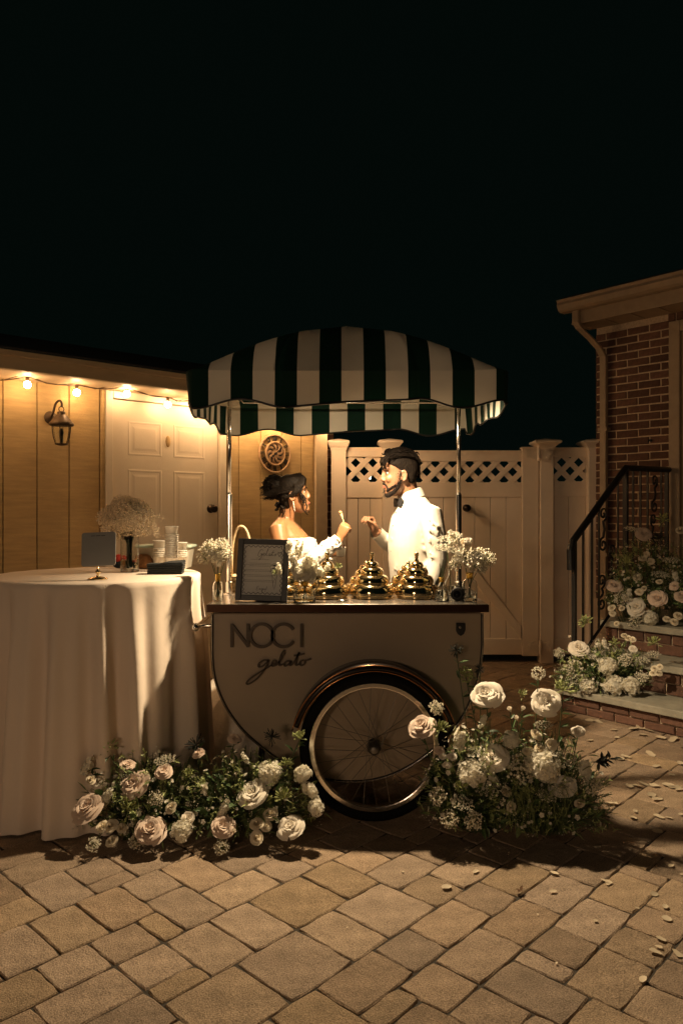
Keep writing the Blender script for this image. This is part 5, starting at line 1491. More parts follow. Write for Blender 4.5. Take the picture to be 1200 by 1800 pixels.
# on the first step
sa = thing('floral_arrangement', 'white hydrangea and rose arrangement on the lowest brick step', 'flower arrangement', HO + Matrix.Rotation(HR,3,'Z') @ Vector((.25,-1.45,.17)), 0, 'floral arrangements')
SA = [('rw',1017,1142,17),('hydrangea',1068,1172,17),('hydrangea',1034,1206,16),('hydrangea',1078,1205,18),('hydrangea',1108,1206,16),('breath',1010,1178,18),('breath',1002,1200,12),('agapanthus',1029,1096,16),('ra',1103,1121,7),('ra',1111,1124,6),('ra',1097,1117,6),('agapanthus',1148,1132,15),
 ('ra',1150,1175,7),('ra',1157,1182,7),('ra',1159,1172,6),('ra',1147,1183,6),('bu',1000,1120,5),('stock',1050,1134,9),('breath',1098,1160,12),('rs',1112,1142,9),('umbel',1130,1160,13),('breath',982,1148,9),('stock',1062,1130,8),('umbel',1148,1150,12),('sprig',1052,1222,16),('breath',1128,1190,12),('agapanthus',1080,1132,12),('umbel',1045,1155,12)]
ds = lambda px, py: 5.16-.0016*(px-985) - .0008*(py-1160)
arrange(sa, SA, ds, rs, (-.35,-.75,.75))
mc = P(1075,1165,5.02)
mound(sa, (mc.x,mc.y+.10,.20), (.36,.14,.30), 700, 160, rs)
# on the landing
ua = thing('floral_arrangement', 'blush rose arrangement heaped by the door on the landing', 'flower arrangement', HO + Matrix.Rotation(HR,3,'Z') @ Vector((.45,-.85,.58)), 0, 'floral arrangements')
UA = [('rb',1079,1031,13),('rw',1118,1068,16),('rb',1155,1053,15),('rb',1130,939,12),('ra',1129,981,7),('ra',1143,986,7),('ra',1136,974,6),('ra',1120,1014,8),('ra',1074,1068,7),('ra',1092,1069,6),('ra',1076,1078,6),('bu',1104,1017,5),('ra',1123,1040,7),('ra',1131,1034,6),('ra',1192,1082,8),('ra',1185,1093,7),('ra',1172,1088,7),
 ('breath',1090,1052,14),('hydrangea',1142,1088,14),('stock',1105,1045,10),('umbel',1160,1010,16),('agapanthus',1100,990,14),('umbel',1180,985,14),('stock',1186,1010,10),('rb',1197,1050,12),('ra',1083,1096,5),('breath',1115,1092,12),('umbel',1110,930,13),('dark',1158,945,14),('ra',1195,932,8),('agapanthus',1165,915,14),('ra',1158,1022,6),('rb',1185,1030,8)]
du = lambda px, py: 5.52-.0016*(px-1070) + .0008*(1050-py)
arrange(ua, UA, du, rs, (-.4,-.8,.6))
mc = P(1135,1040,5.45)
mound(ua, (mc.x+.06,mc.y+.12,.70), (.32,.16,.50), 1000, 160, rs); mound(ua, (mc.x+.40,mc.y-.02,.70), (.30,.16,.55), 700, 120, rs)

# fallen petals on the paving
def petal_mesh(seed):
    r2 = random.Random(seed); mb = MB(); n = 5; v = []; L_, W_2 = 1.0, .68
    for i in range(n):
        t = i/(n-1); w = W_2*math.sin(math.pi*min(1,max(0.04,.12+.80*t)))**.7*(1+r2.uniform(-.12,.12))
        for j in range(4):
            s = -1+2*j/3
            v.append((t*L_-.5, s*w*.5, .40*s*s*w+.45*(t-.5)**2+r2.uniform(-.05,.06)+.05))
    if seed % 2: v = [(x, y+.22*math.sin(3.2*x+seed), z+.10*math.sin(9*y+seed)) for x, y, z in v]
    mb.add(v, [(i*4+j, i*4+j+1, (i+1)*4+j+1, (i+1)*4+j) for i in range(n-1) for j in range(3)])
    me = mb.mesh('fallen_petal'); me.polygons.foreach_set('use_smooth', [True]*len(me.polygons)); me.materials.append(M['petal']); return me
PM = [petal_mesh(k) for k in range(5)]
pet = [(1035,1268,15),(1051,1271,16),(1078,1285,12),(1036,1303,14),(1084,1298,10),(1113,1283,18),(1128,1281,22),(1140,1286,18),(1129,1294,15),(1160,1299,18),(1182,1302,22),(1143,1327,18),(1090,1336,16),(1100,1332,14),(1153,1349,16),(1196,1344,14),(1180,1364,10),
 (1106,1384,16),(1118,1383,18),(1130,1380,20),(1146,1383,16),(1174,1383,20),(1185,1386,22),(1194,1391,18),(1145,1400,18),(1155,1407,20),(1075,1415,18),(1116,1428,12),(1112,1440,14),(1158,1438,16),(1175,1440,12),(1155,1464,18),(1050,1492,14),(1197,1434,12),
 (836,1535,14),(785,1563,18),(974,1538,16),(972,1570,14),(1064,1552,20),(1070,1556,14),(1179,1525,12),(1150,1575,14),(1169,1597,14),(1171,1618,18),(1120,1599,8),(1046,1621,8),(1161,1654,18),(1154,1676,18),(1157,1668,12),(1188,1679,20),(1130,1725,20),(1199,1540,10),(978,1696,6),(708,1535,5),(945,1610,4),(610,1633,4)]
rs = random.Random(77)
for px, py, L_ in pet:
    p = P(px, py, GY(py)); p.z = .0045
    o = bpy.data.objects.new('fallen_petal', rs.choice(PM)); COL.objects.link(o)
    s_ = L_*1.0*p.y/FPX
    o.matrix_basis = Matrix.Translation(p) @ Matrix.Rotation(rs.uniform(0,6.28),4,'Z') @ Matrix.Rotation(rs.uniform(-.25,.25),4,'X') @ Matrix.Diagonal((s_, s_*rs.uniform(.8,1.4), s_*rs.uniform(.18,.42), 1))
    if py > 1500: tag(o, 'pale petal fallen on the open paving in front of the cart', 'petal', 'petals on the front paving')
    else: tag(o, 'pale petal fallen on the paving near the brick steps', 'petal', 'petals on the paving by the steps')
p = P(914, 1571, GY(1571)); mb = MB(); rs2 = random.Random(1)
for k in range(5): leafshape(mb, (p.x,p.y,.012), (rs2.gauss(0,1),rs2.gauss(0,1),.3), (0,0,1), .02, .012)
tag(mb.build('dry_leaf', M['dryleaf'], None, fixn=False), 'small curled brown leaf lying alone on the front paving', 'leaf')

# ------------------------------------------------------------------ small vases on the worktop
def bottle(name, label, px, Y, prof, fl, neck=None, stems=8, water=.05, rs=random.Random(12)):
    x = P(px, 0, Y).x
    t = thing(name, label, 'vase', (x, Y, TZ+.001))
    mb = MB(); inner = [(max(.0008, r-.0022), z+(.003 if i < 2 else 0)) for i, (r, z) in enumerate(prof)]
    mb.lathe(prof+inner[::-1], 28, cap=True); mb.build('bottle_glass', M['glass'], t, local=True, smooth=True)
    if water:
        mb = MB(); rr_ = [(r-.003, z) for r, z in prof if z <= water and r > .006]
        mb.lathe([(.0008, .004)]+[(r, max(z, .004)) for r, z in rr_]+[(rr_[-1][0], water), (.0008, water)], 24); mb.build('water', M['water'], t, local=True)
    if neck:
        mb = MB(); mb.lathe(neck, 20, cap=False); mb.build('gold_neck', M['amber'], t, local=True, smooth=True)
    return t
def bstems(t, ends, z0=.012):
    mb = MB()
    for e in ends: mb.tube(spline([(U(-.008,.008),U(-.008,.008),z0), (e[0]*.15,e[1]*.15,.085), e], 5), .0017, 5)
    mb.build('stems', M['stem'], t, local=True)
RSV = random.Random(41)
def vflow(t, items):
    base = Vector(t.location)
    for it in items:
        kind, px, py, rp = it[:4]; Y = base.y + (it[4] if len(it) > 4 else 0)
        p = P(px, py, Y); r = rp*Y/FPX
        if kind in FM: put(kind, p, (RSV.uniform(-.3,.3), -1, .6), r, t, RSV)
        else: cluster(kind, p, r, t, RSV, (0,-1,.5))
# left bottle
PB = [(.001,0),(.022,0),(.025,.004),(.025,.062),(.022,.078),(.012,.092),(.011,.118),(.013,.121)]
v1 = bottle('bud_vase', 'slim gold necked bottle of white babys breath by the left pole', 383, 3.58, [(r*1.0,z*1.05) for r,z in PB], None, [(.0125,.090),(.0125,.124),(.0140,.126),(.0140,.129),(.0115,.129)])
bstems(v1, [(.02,0,.17),(-.02,.0,.17),(.0,.01,.19),(-.03,0,.18),(.03,.0,.18)])
vflow(v1, [('breath',362,975,17),('breath',376,968,20),('breath',392,972,17),('breath',370,962,14),('breath',388,960,14,-.02),('rs',397,955,9),('hydrangea',378,974,14),('stock',384,982,11)])
# low round vase with stock
PL = [(.001,0),(.050,0),(.054,.004),(.055,.042),(.050,.056),(.022,.066),(.017,.072),(.017,.090),(.019,.093)]
v2 = bottle('low_vase', 'squat clear bottle with white stock beside the menu frame', 535, 3.535, PL, None, [(.0185,.072),(.0185,.092),(.0205,.094),(.0205,.097),(.0172,.097)], water=.03)
bstems(v2, [(.03,0,.13),(-.04,.0,.12),(.0,.01,.15),(-.08,0,.10),(.09,.0,.11),(.02,.02,.14)])
vflow(v2, [('stock',520,1002,16),('stock',540,992,20),('hydrangea',528,1006,14),('stock',556,998,16),('stock',548,1010,15),('stock',515,982,13),('stock',575,1000,9,.01),('agapanthus',594,998,9),('stock',490,1000,9,-.03),('agapanthus',484,1008,7,-.03),('stock',525,965,14,.03),('stock',508,960,11,.03),('hydrangea',540,1012,12)])
# right: conical bottle, hanging bulb vase, round shouldered bottle
PC = [(.001,0),(.034,0),(.036,.004),(.034,.030),(.022,.066),(.011,.084),(.0105,.100),(.012,.103)]
v3 = bottle('bud_vase', 'conical bud bottle with green stems right of the gold domes', 776, 3.56, [(r,z*1.06) for r,z in PC], None, [(.012,.090),(.012,.106),(.015,.108),(.015,.113),(.0115,.113)], water=.05)
bstems(v3, [(-.01,0,.18),(.015,.0,.19),(.03,.01,.17),(.005,.0,.2)])
vflow(v3, [('umbel',786,948,17),('umbel',797,966,15),('stock',795,943,11,.02),('umbel',774,962,14,.03),('bu',754,954,4)])
v4 = bottle('bud_vase', 'small clear bulb vase standing behind the right pole', 791, 3.80, [(.001,0),(.018,0),(.030,.02),(.033,.045),(.024,.075),(.010,.10),(.009,.15),(.011,.17)], None, None, water=.05)
bstems(v4, [(.01,0,.24),(-.015,.0,.23)])
vflow(v4, [('umbel',800,940,14),('stock',790,955,10)])
PR = [(.001,0),(.033,0),(.036,.004),(.036,.078),(.030,.094),(.014,.104),(.013,.122),(.015,.125)]
v5 = bottle('bud_vase', 'round shouldered gold necked bottle at the right worktop corner', 825, 3.55, [(r,z*1.05) for r,z in PR], None, [(.0155,.108),(.0155,.130),(.018,.132),(.018,.137),(.0145,.137)], water=.03)
bstems(v5, [(.02,0,.17),(-.02,.0,.17),(.05,.01,.16),(-.03,0,.2),(.03,.0,.18)])
vflow(v5, [('breath',836,985,22),('breath',852,982,18),('breath',820,978,17),('hydrangea',836,980,14),('ra',816,955,12),('rs',822,952,9),('breath',800,990,13),('stock',806,972,11),('breath',846,998,11)])
# camera lens and steel puck
x = P(801, 0, 3.58).x
ln_ = thing('camera_lens', 'short black camera lens lying between the two bud vases', 'lens', (x, 3.58, TZ+.001))
LXM = Matrix.Translation((0,-.03,.032)) @ Matrix.Rotation(R(-90),4,'X') @ Matrix.Rotation(R(15),4,'Y')
mb = MB(); mb.lathe([(.001,.004),(.020,.004),(.026,-.002),(.0305,0),(.0315,.004),(.0315,.02),(.0295,.022),(.0295,.028),(.0315,.03),(.0315,.05),(.027,.055),(.001,.056)], 28, LXM); mb.build('barrel', M['black'], ln_, local=True, bevel=.001)
mb = MB(); mb.lathe([(.001,-.0005),(.018,.0035),(.001,.0038)], 20, LXM); mb.build('front_glass', M['lens'], ln_, local=True, smooth=True)
mb = MB(); mb.box(.022,.040,-.02,.02,0,.03); mb.build('foot', M['black'], ln_, local=True, bevel=.004)
x = P(601, 0, 3.56).x
pk = thing('steel_cap', 'small round steel cap lying flat between the gold domes', 'cap', (x, 3.56, TZ+.001))
mb = MB(); mb.lathe([(.001,0),(.026,0),(.028,.002),(.027,.005),(.018,.008),(.006,.009),(.001,.0095)], 24); mb.build('cap', M['chrome'], pk, local=True, smooth=True)
# ------------------------------------------------------------------ people
def er(cx, cy, z, rx, ry, n=20, e=2.0):
    out = []
    for k in range(n):
        a = 2*math.pi*k/n; c, s = math.cos(a), math.sin(a)
        out.append((cx+rx*math.copysign(abs(c)**(2/e), c), cy+ry*math.copysign(abs(s)**(2/e), s), z))
    return out
def head_geo(mb, X, fem=False):
    """head in its own space: x forward, origin level with the ears"""
    prof = [(-.118,.062,.022,.020),(-.105,.082,-.005,.036),(-.088,.090,-.030,.047),(-.068,.091,-.050,.055),(-.048,.091,-.066,.061),(-.022,.090,-.080,.067),(.006,.088,-.090,.071),
            (.022,.089,-.094,.073),(.042,.097,-.098,.075),(.064,.096,-.100,.077),(.092,.086,-.097,.074),(.118,.062,-.080,.060),(.136,.028,-.045,.034),(.142,.0,-.02,.012)]
    rings = []
    for z, xf, xb, hw in prof:
        if fem: hw *= .96; xf -= (.004 if z > .03 else 0)
        n = 26; r = []
        cx = (xf+xb)/2; rx = (xf-xb)/2
        for k in range(n):
            a = 2*math.pi*k/n; c, s = math.cos(a), math.sin(a)
            e = 2.25
            r.append((cx+rx*math.copysign(abs(c)**(2/e), c), hw*math.copysign(abs(s)**(2/e), s), z))
        rings.append(r)
    mb.loft(rings, X=X)
    k = .9 if fem else 1.0
    # nose
    mb.loft([er(.090,0,.030,.010,.007*k,10), er(.098,0,.012,.012,.0085*k,10), er(.101,0,-.006,.0145,.0105*k,10), er(.1015,0,-.019,.0165,.0145*k,10), er(.098,0,-.0285,.0145,.015*k,10), er(.092,0,-.035,.010,.011*k,10)], X=X)
    for s in (1,-1):
        mb.ball((.098, s*.0125*k, -.027), .0085*k, 8, 6, X)
        # cheek, brow, ear
        mb.ball((.066, s*.036, -.018), .027, 10, 7, X, (1,.8,1))
        mb.tube([(.094, s*.008, .037), (.093, s*.028, .041), (.078, s*.050, .036)], [.007,.008,.006] if not fem else [.004,.005,.004], 8, X=X)
        E = X @ Matrix.Translation((-.008, s*.073, -.004)) @ Matrix.Rotation(s*R(-18),4,'Z') @ Matrix.Rotation(R(-10),4,'Y')
        mb.ball((0,0,0), .031, 12, 8, E, (.62,.26,1))
        mb.tube([Vector((.019*math.cos(a), s*.007, .029*math.sin(a))) for a in [R(-60+20*q) for q in range(17)]], .0052, 6, X=E)
    # lips and chin
    mb.loft([er(.084,0,-.048,.010,.016,10), er(.090,0,-.053,.012,.020,10), er(.089,0,-.058,.010,.021,10)], X=X)
    mb.loft([er(.086,0,-.0615,.010,.020,10), er(.088,0,-.067,.011,.018,10), er(.083,0,-.073,.009,.014,10)], X=X)
    mb.ball((.073,0,-.100), .021, 10, 7, X, (1,1.2,.9))
def hand_geo(mb, W, d, pn, side, curls, thumb=(.55,.75,.35), S=1.0):
    W = Vector(W); d = Vector(d).normalized(); pn = Vector(pn); pn = (pn-d*pn.dot(d)).normalized()
    lat = d.cross(pn)*side
    def rr_(c, a, b): return [c+lat*a*math.cos(2*math.pi*k/14)+pn*b*math.sin(2*math.pi*k/14) for k in range(14)]
    mb.loft([rr_(W-d*.02*S, .026*S, .019*S), rr_(W+d*.008*S, .028*S, .018*S), rr_(W+d*.035*S, .037*S, .018*S), rr_(W+d*.065*S, .042*S, .0155*S), rr_(W+d*.088*S, .041*S, .0125*S), rr_(W+d*.096*S, .036*S, .008*S)])
    for j, L_ in enumerate((.070,.079,.073,.057)):
        cur = curls[j]; b = W+d*(.086-(.008 if j == 3 else 0))*S+lat*(1.5-j)*.0205*S
        spread = (1.5-j)*.05
        pts = [b-d*.02*S, b]; ang = 0; p = b
        for q, (f, c) in enumerate(zip((.46,.30,.24), cur)):
            ang += R(c); v = (d*math.cos(ang)+pn*math.sin(ang)+lat*spread*math.cos(ang)).normalized(); p = p+v*L_*f*S; pts.append(p)
        mb.tube(pts, [.0092*S,.0098*S,.0090*S,.0080*S,.0062*S], 10)
        mb.ball(pts[-1], .0062*S, 8, 6)
    a, b_, c = thumb
    b = W+d*.022*S+lat*.026*S; v = (d*a+lat*b_+pn*c).normalized()
    p1 = b+v*.036*S; v2 = (v+d*.55+pn*.25-lat*.25).normalized(); p2 = p1+v2*.030*S; v3 = (v2+d*.3+pn*.35-lat*.35).normalized(); p3 = p2+v3*.024*S
    mb.tube([b-v*.015*S, b, p1, p2, p3], [.012*S,.0135*S,.0105*S,.0095*S,.0070*S], 10); mb.ball(p3, .0070*S, 8, 6)
    return W+d*.09*S, d, pn, lat, p3
def person(label, loc, rz): 
    t = thing('person', label, 'person', loc, rz); return t
def pl(name, me, m, parent):
    me.materials.append(m); me.name = name
    return link(name, me, parent, 0, True)


def strands(par, n, fn, rad, X, m, name='hair_strands'):
    mb = MB()
    for k in range(n):
        pts = fn()
        q_ = len(pts); mb.tube(pts, [rad*(.6+.4*math.sin(math.pi*min(1,.15+i/q_))) for i in range(q_)], 4, cap=False, X=X)
    me = mb.mesh(name); me.polygons.foreach_set('use_smooth', [True]*len(me.polygons)); me.materials.append(m)
    o = link(name, me, par, 0, True); return o

# man: white shirt, black bow tie, facing the woman (towards -X), right hand raised
man = person('bearded man in a white shirt and black bow tie raising one hand', (.428, 4.36, 0), R(180+14))
HXm = Matrix.Translation((.088,0,1.612)) @ Matrix.Rotation(R(1),4,'Y') @ Matrix.Rotation(R(-8),4,'Z')
b = MB()
head_geo(b, HXm)
b.tube([(-.01,0,1.40),(.022,0,1.47),(.042,0,1.53),(.058,0,1.60)], [.064,.060,.060,.062], 18)
tors = [(.90,0,.100,.150),(1.0,0,.105,.145),(1.12,0,.110,.150),(1.24,-.005,.115,.168),(1.34,-.012,.110,.178),(1.40,-.02,.090,.165),(1.445,-.028,.060,.10)]
b.loft([er(cx,0,z,rx,ry) for z,cx,rx,ry in tors])
for s in (1,-1): b.tube([(0,s*.085,.95),(0,s*.09,.86),(.015,s*.095,.50),(-.01,s*.10,.09),(.0,s*.10,.03)], [.088,.088,.062,.045,.04], 14)
b.tube([(-.02,.12,1.40),(-.025,.20,1.39),(-.045,.245,1.13),(.03,.255,.90)], [.05,.055,.044,.032], 14)
hand_geo(b, (.035,.255,.885), (.25,0,-1), (.1,-1,0), -1, [(15,25,15)]*4)
RE, RW = Vector((.04,-.255,1.165)), Vector((.185,-.150,1.275))
b.tube([(-.02,-.12,1.40),(-.025,-.20,1.39),RE,RW], [.05,.055,.044,.030], 14)
hand_geo(b, RW+(RW-RE).normalized()*.015, (.42,.06,.9), (.75,.35,-.4), 1, [(62,75,40),(58,70,40),(50,62,36),(42,55,34)], (.75,.45,.55))
pl('body', fuse(b, .0052, 3), M['skin_m'], man)
sh = MB()
st_ = [(.92,0,.128,.178),(1.0,0,.132,.178),(1.10,.004,.138,.182),(1.20,.004,.142,.192),(1.30,-.004,.140,.204),(1.365,-.006,.128,.204),(1.415,-.004,.108,.178),(1.455,.002,.084,.128),(1.487,.006,.068,.082)]
sh.loft([er(cx,0,z,rx,ry,26,2.3) for z,cx,rx,ry in st_])
sh.tube([(-.02,.13,1.395),(-.025,.205,1.385),(-.04,.235,1.26),(-.05,.25,1.13),(-.02,.258,1.03),(.02,.257,.93)], [.062,.070,.064,.057,.052,.042], 16)
sh.tube([(-.02,-.13,1.395),(-.02,-.205,1.385),(.01,-.235,1.27),RE,RE.lerp(RW,.5),RW-(RW-RE)*.06], [.062,.068,.062,.058,.050,.040], 16)
rs = random.Random(8)
for k in range(44):     # soft folds on the back and sleeve
    a = rs.uniform(0,6.28); z = rs.uniform(.95,1.32); w = .137+rs.uniform(-.002,.002)
    p0 = Vector((.137*math.cos(a), .190*math.sin(a), z)); p1 = Vector((.137*math.cos(a+.5), .190*math.sin(a+.5), z+rs.uniform(-.10,.10)))
    sh.tube([p0, Vector((.139*math.cos(a+.25), .193*math.sin(a+.25), (p0.z+p1.z)/2)), p1], [.003,.010,.003], 6)
for k in range(12):
    z = rs.uniform(1.05,1.30); sh.tube([(-.09,.245,z),(-.03,.30,z+rs.uniform(.0,.04)),(.02,.285,z+rs.uniform(.03,.08))], [.003,.006,.003], 6)
shirt = pl('shirt', fuse(sh, .007, 3), M['shirt'], man)
cf = MB()  # cuff, open and slightly wider than the wrist
d_ = (RW-RE).normalized(); cfp = [RW-d_*.055, RW-d_*.01, RW+d_*.008]
cf.tube(cfp, [.043,.042,.043], 20, cap=False); cf.tube(cfp[::-1], [.039,.038,.039], 20, cap=False)
cfo = pl('cuff', cf.mesh('cuff'), M['shirt'], man); cfo.data.polygons.foreach_set('use_smooth', [True]*len(cfo.data.polygons))
# collar: standing band with turned points, placket, studs
co = MB()
for rows in ([(.066,.073,1.470,.006),(.064,.070,1.50,.014),(.062,.068,1.527,.020)],[(.062,.068,1.527,.020),(.071,.078,1.508,.014),(.080,.089,1.478,.008)]):
    co.loft([[(cx+.008+rx*math.cos(a), ry*math.sin(a), z-.022*math.cos(a)+.004) for a in [2*math.pi*k/32 for k in range(32)]] for rx,ry,z,cx in rows], cap=False)
cm = co.mesh('collar'); cm.polygons.foreach_set('use_smooth', [True]*len(cm.polygons)); pl('collar', cm, M['shirt'], man)
bt = MB(); bc = Vector((.098,0,1.456))
for s in (1,-1):
    bt.loft([[(bc.x+x, s*y, bc.z+z*h) for x,z in ((-.006,-1),(.008,-1),(.010,0),(.008,1),(-.006,1))] for y,h in ((.006,.010),(.022,.019),(.045,.026),(.060,.024))])
bt.ball(bc, .013, 10, 7, None, (.9,1,1))
pl('bow_tie', bt.mesh('bow_tie'), M['ink'], man)
for k in range(4):
    z = 1.395-.075*k; sb = MB(); sb.ball((.122+.010*min(k,2)-(.010 if k == 0 else 0), 0, z), .0045, 8, 6); pl('stud', sb.mesh('stud'), M['ink'], man)
tr = MB(); tr.loft([er(0,0,z,rx,ry) for z,rx,ry in ((.80,.105,.165),(.93,.122,.17),(1.01,.130,.172))])
for s in (1,-1): tr.tube([(0,s*.085,.92),(0,s*.09,.84),(.01,s*.095,.50),(-.005,s*.10,.08)], [.102,.100,.078,.068], 16)
pl('trousers', fuse(tr, .01, 3), M['trouser'], man)
for s in (1,-1):
    shb = MB(); shb.loft([er(.05,s*.10,.001,.135,.045), er(.05,s*.10,.03,.135,.048), er(.03,s*.10,.06,.10,.045), er(-.01,s*.10,.10,.055,.045)]); pl('shoe', shb.mesh('shoe'), M['black'], man)
# eyes, brows, beard, hair
def eyes(par, HX, fem=False):
    for s in (1,-1):
        e = MB(); e.ball((.0775, s*.031, .016), .0118, 12, 8, HX); eo = pl('eye', e.mesh('eye'), M['eyewhite'], par)
        e = MB(); e.ball((.0835, s*.0325, .0158), .0074, 10, 7, HX); pl('iris', e.mesh('iris'), M['iris'], eo).matrix_parent_inverse = Matrix()
        e = MB(); e.tube([(.0855,s*.018,.0245),(.0905,s*.030,.0275),(.080,s*.046,.0225)], [.0022,.0032,.0016], 6, X=HX); pl('eyelid', e.mesh('eyelid'), M['hair_f'], eo)
        e = MB(); e.tube([(.1005,s*.010,.041),(.1000,s*.028,.047),(.083,s*.052,.040)], [.0042,.0045,.002] if not fem else [.0028,.003,.0015], 6, X=HX); pl('eyebrow', e.mesh('eyebrow'), M['hair_f'], par)
    e = MB(); e.tube([(.090,-.020,-.0595),(.0985,0,-.0590),(.090,.020,-.0595)], [.0025,.0048,.0025], 8, X=HX); e.tube([(.090,-.018,-.0650),(.0975,0,-.0655),(.090,.018,-.0650)], [.0025,.0052,.0025], 8, X=HX)
    pl('lips', e.mesh('lips'), M['lip'], par)
eyes(man, HXm)
bd = MB(); rs = random.Random(14)
for s in (1,-1):
    bd.tube([(.006,s*.071,-.005),(.010,s*.0685,-.040),(.024,s*.062,-.072),(.050,s*.046,-.098),(.072,s*.022,-.114)], [.005,.007,.009,.012,.014], 10, X=HXm)
    bd.tube([(-.002,s*.0745,.045),(.000,s*.0735,.02),(.004,s*.0715,-.008)], [.004,.0055,.006], 8, X=HXm)
    bd.tube([(.034,s*.060,-.052),(.058,s*.047,-.068),(.074,s*.030,-.082),(.080,s*.014,-.088)], [.005,.008,.010,.010], 8, X=HXm)
    bd.tube([(.099,s*.003,-.043),(.095,s*.014,-.046),(.084,s*.027,-.058),(.078,s*.030,-.075)], [.0062,.0066,.006,.0085], 8, X=HXm)
bd.ball((.074,0,-.108), .021, 12, 8, HXm, (1,1.1,.95))
bd.tube([(.090,0,-.082),(.090,0,-.095)], .009, 8, X=HXm)
for k in range(150):
    t = rs.random(); s = rs.choice((1,-1)); c = Vector((.010,s*.070,-.03)).lerp(Vector((.082,s*.006,-.124)), t); c += Vector((0,0,-.018*math.sin(math.pi*t)))
    bd.ball(c+Vector((rs.gauss(-.002,.004),rs.gauss(0,.004),rs.gauss(.003,.004))), .0045, 5, 4, HXm)
bo = pl('beard', fuse(bd, .004, 1), M['beard'], man)
JP = [Vector(p) for p in ((-.002,.0765,.030),(.004,.0765,-.005),(.012,.073,-.045),(.028,.066,-.078),(.054,.049,-.104),(.080,.020,-.118))]
def stub():
    t = rs.random()*4.99; i = int(t); c = JP[i].lerp(JP[i+1], t-i); s = rs.choice((1,-1))
    n_ = Vector((c.x*.4, c.y, 0)).normalized()
    c = c+Vector((rs.gauss(.006,.009), 0, rs.gauss(.008,.010))); c.y = min(c.y, .0765)+.0012
    c.y *= s; e_ = c+Vector((.003+rs.gauss(0,.002), s*.0012, -.006+rs.gauss(0,.002)))
    return [c, (c+e_)/2+Vector((0,s*.0008,0)), e_]
strands(bo, 520, stub, .0010, HXm, M['beard'], 'stubble')['kind'] = 'stuff'
hr = MB(); rs = random.Random(15)
hprof = [(-.045,-.036,-.076,.060),(-.02,-.020,-.092,.0735),(.012,-.006,-.103,.0785),(.026,.032,-.105,.0790),(.044,.056,-.107,.0800),(.066,.080,-.108,.0810),(.090,.090,-.105,.0790),(.116,.078,-.094,.069),(.138,.050,-.066,.049),(.150,.010,-.025,.020)]
hr.loft([er((xf+xb)/2,0,z,(xf-xb)/2,hw,32,(3.4 if .02 < z < .075 else 2.4)) for z,xf,xb,hw in hprof], X=HXm)
for k in range(34):   # curls swept over the top and forehead
    u = rs.uniform(-1,1); v = rs.random()
    c = Vector((-.085+.18*v, u*.066, .095+.060*math.sqrt(max(0,1-u*u*.7))*math.sin(math.pi*(.18+.62*v))))
    r = rs.uniform(.010,.017); ax = Vector((rs.gauss(0,1),rs.gauss(0,1),rs.gauss(0,.4))).normalized(); o1 = ax.orthogonal().normalized(); o2 = ax.cross(o1)
    hr.tube([c+(o1*math.cos(a)+o2*math.sin(a))*r+ax*.004*a for a in [k2*.75 for k2 in range(7)]], [.003,.0045,.005,.005,.005,.0045,.003], 6, X=HXm)
for k in range(9):
    y = -.052+.013*k; c = Vector((.094,y,.088+rs.uniform(-.006,.010)))
    hr.tube([c+Vector((-.03,0,.016)), c+Vector((.008,.004,.010)), c+Vector((.014,.008,-.010)), c+Vector((.004,.010,-.024-.010*(k % 3)))], [.008,.0085,.007,.003], 6, X=HXm)
hm = pl('hair', fuse(hr, .0042, 1), M['hair_m'], man)
def mtop():
    u = rs.uniform(-.95,.95); f0 = rs.uniform(8,115); w_ = rs.uniform(.002,.011); ph = rs.uniform(0,6); out = []; q0 = math.sqrt(1-u*u*.8); dr = rs.uniform(-.004,.004)
    for i in range(8):
        f = R(f0+7*i); rr_ = 1+dr/.11+w_*math.sin(ph+i*.8)/.11
        out.append(Vector((-.008+.106*rr_*math.cos(f), (.080*u+.012*math.sin(ph+i*.5))*rr_, .050+.108*rr_*math.sin(f)*q0+.002)))
    return out
strands(hm, 520, mtop, .0022, HXm, M['hair_m'])
def mside():
    a = rs.uniform(1.75, 4.53); z = rs.uniform(-.005,.09); w = .080 if z > .03 else .072
    c = Vector((-.012+.10*math.cos(a), w*math.sin(a), z))
    return [c, c+Vector((-.004,0,-.008)), c+Vector((-.009,0,-.015))]
strands(hm, 380, mside, .0016, HXm, M['hair_m'])

# woman: strapless lace dress with puffed sleeves, facing the man (towards +X)
WX0 = -.292
wom = person('woman with dark curly updo in a white off shoulder lace dress', (WX0, 4.36, 0), R(-10))
HXw = Matrix.Translation((.010,0,1.490)) @ Matrix.Rotation(R(-11),4,'Y') @ Matrix.Rotation(R(10),4,'Z') @ Matrix.Scale(.86,4)
b = MB(); head_geo(b, HXw, True)
b.tube([(-.045,0,1.30),(-.035,0,1.36),(-.018,0,1.42),(.0,0,1.48)], [.060,.047,.044,.048], 18)
b.loft([er(cx,0,z,rx,ry) for z,cx,rx,ry in ((.78,0,.10,.15),(.88,0,.115,.165),(.98,0,.085,.125),(1.06,0,.085,.128),(1.14,.010,.105,.145),(1.20,.012,.110,.150),(1.26,-.005,.095,.155),(1.31,-.028,.072,.152),(1.345,-.042,.050,.115),(1.365,-.045,.04,.06))])
for s in (1,-1):
    b.ball((.072,s*.062,1.175), .058, 12, 8)
    b.tube([(0,s*.07,.86),(0,s*.08,.80),(.01,s*.08,.46),(0,s*.08,.05)], [.08,.078,.055,.04], 14)
    b.ball((.02,s*.08,.03), .05, 10, 6, None, (1.6,.7,.6))
    b.tube([(-.03,s*.03,1.335),(-.02,s*.09,1.330),(-.035,s*.135,1.325)], [.012,.013,.02], 8)   # collar bones
SE, SW = Vector((.105,-.225,1.085)), Vector((.300,-.120,1.240))
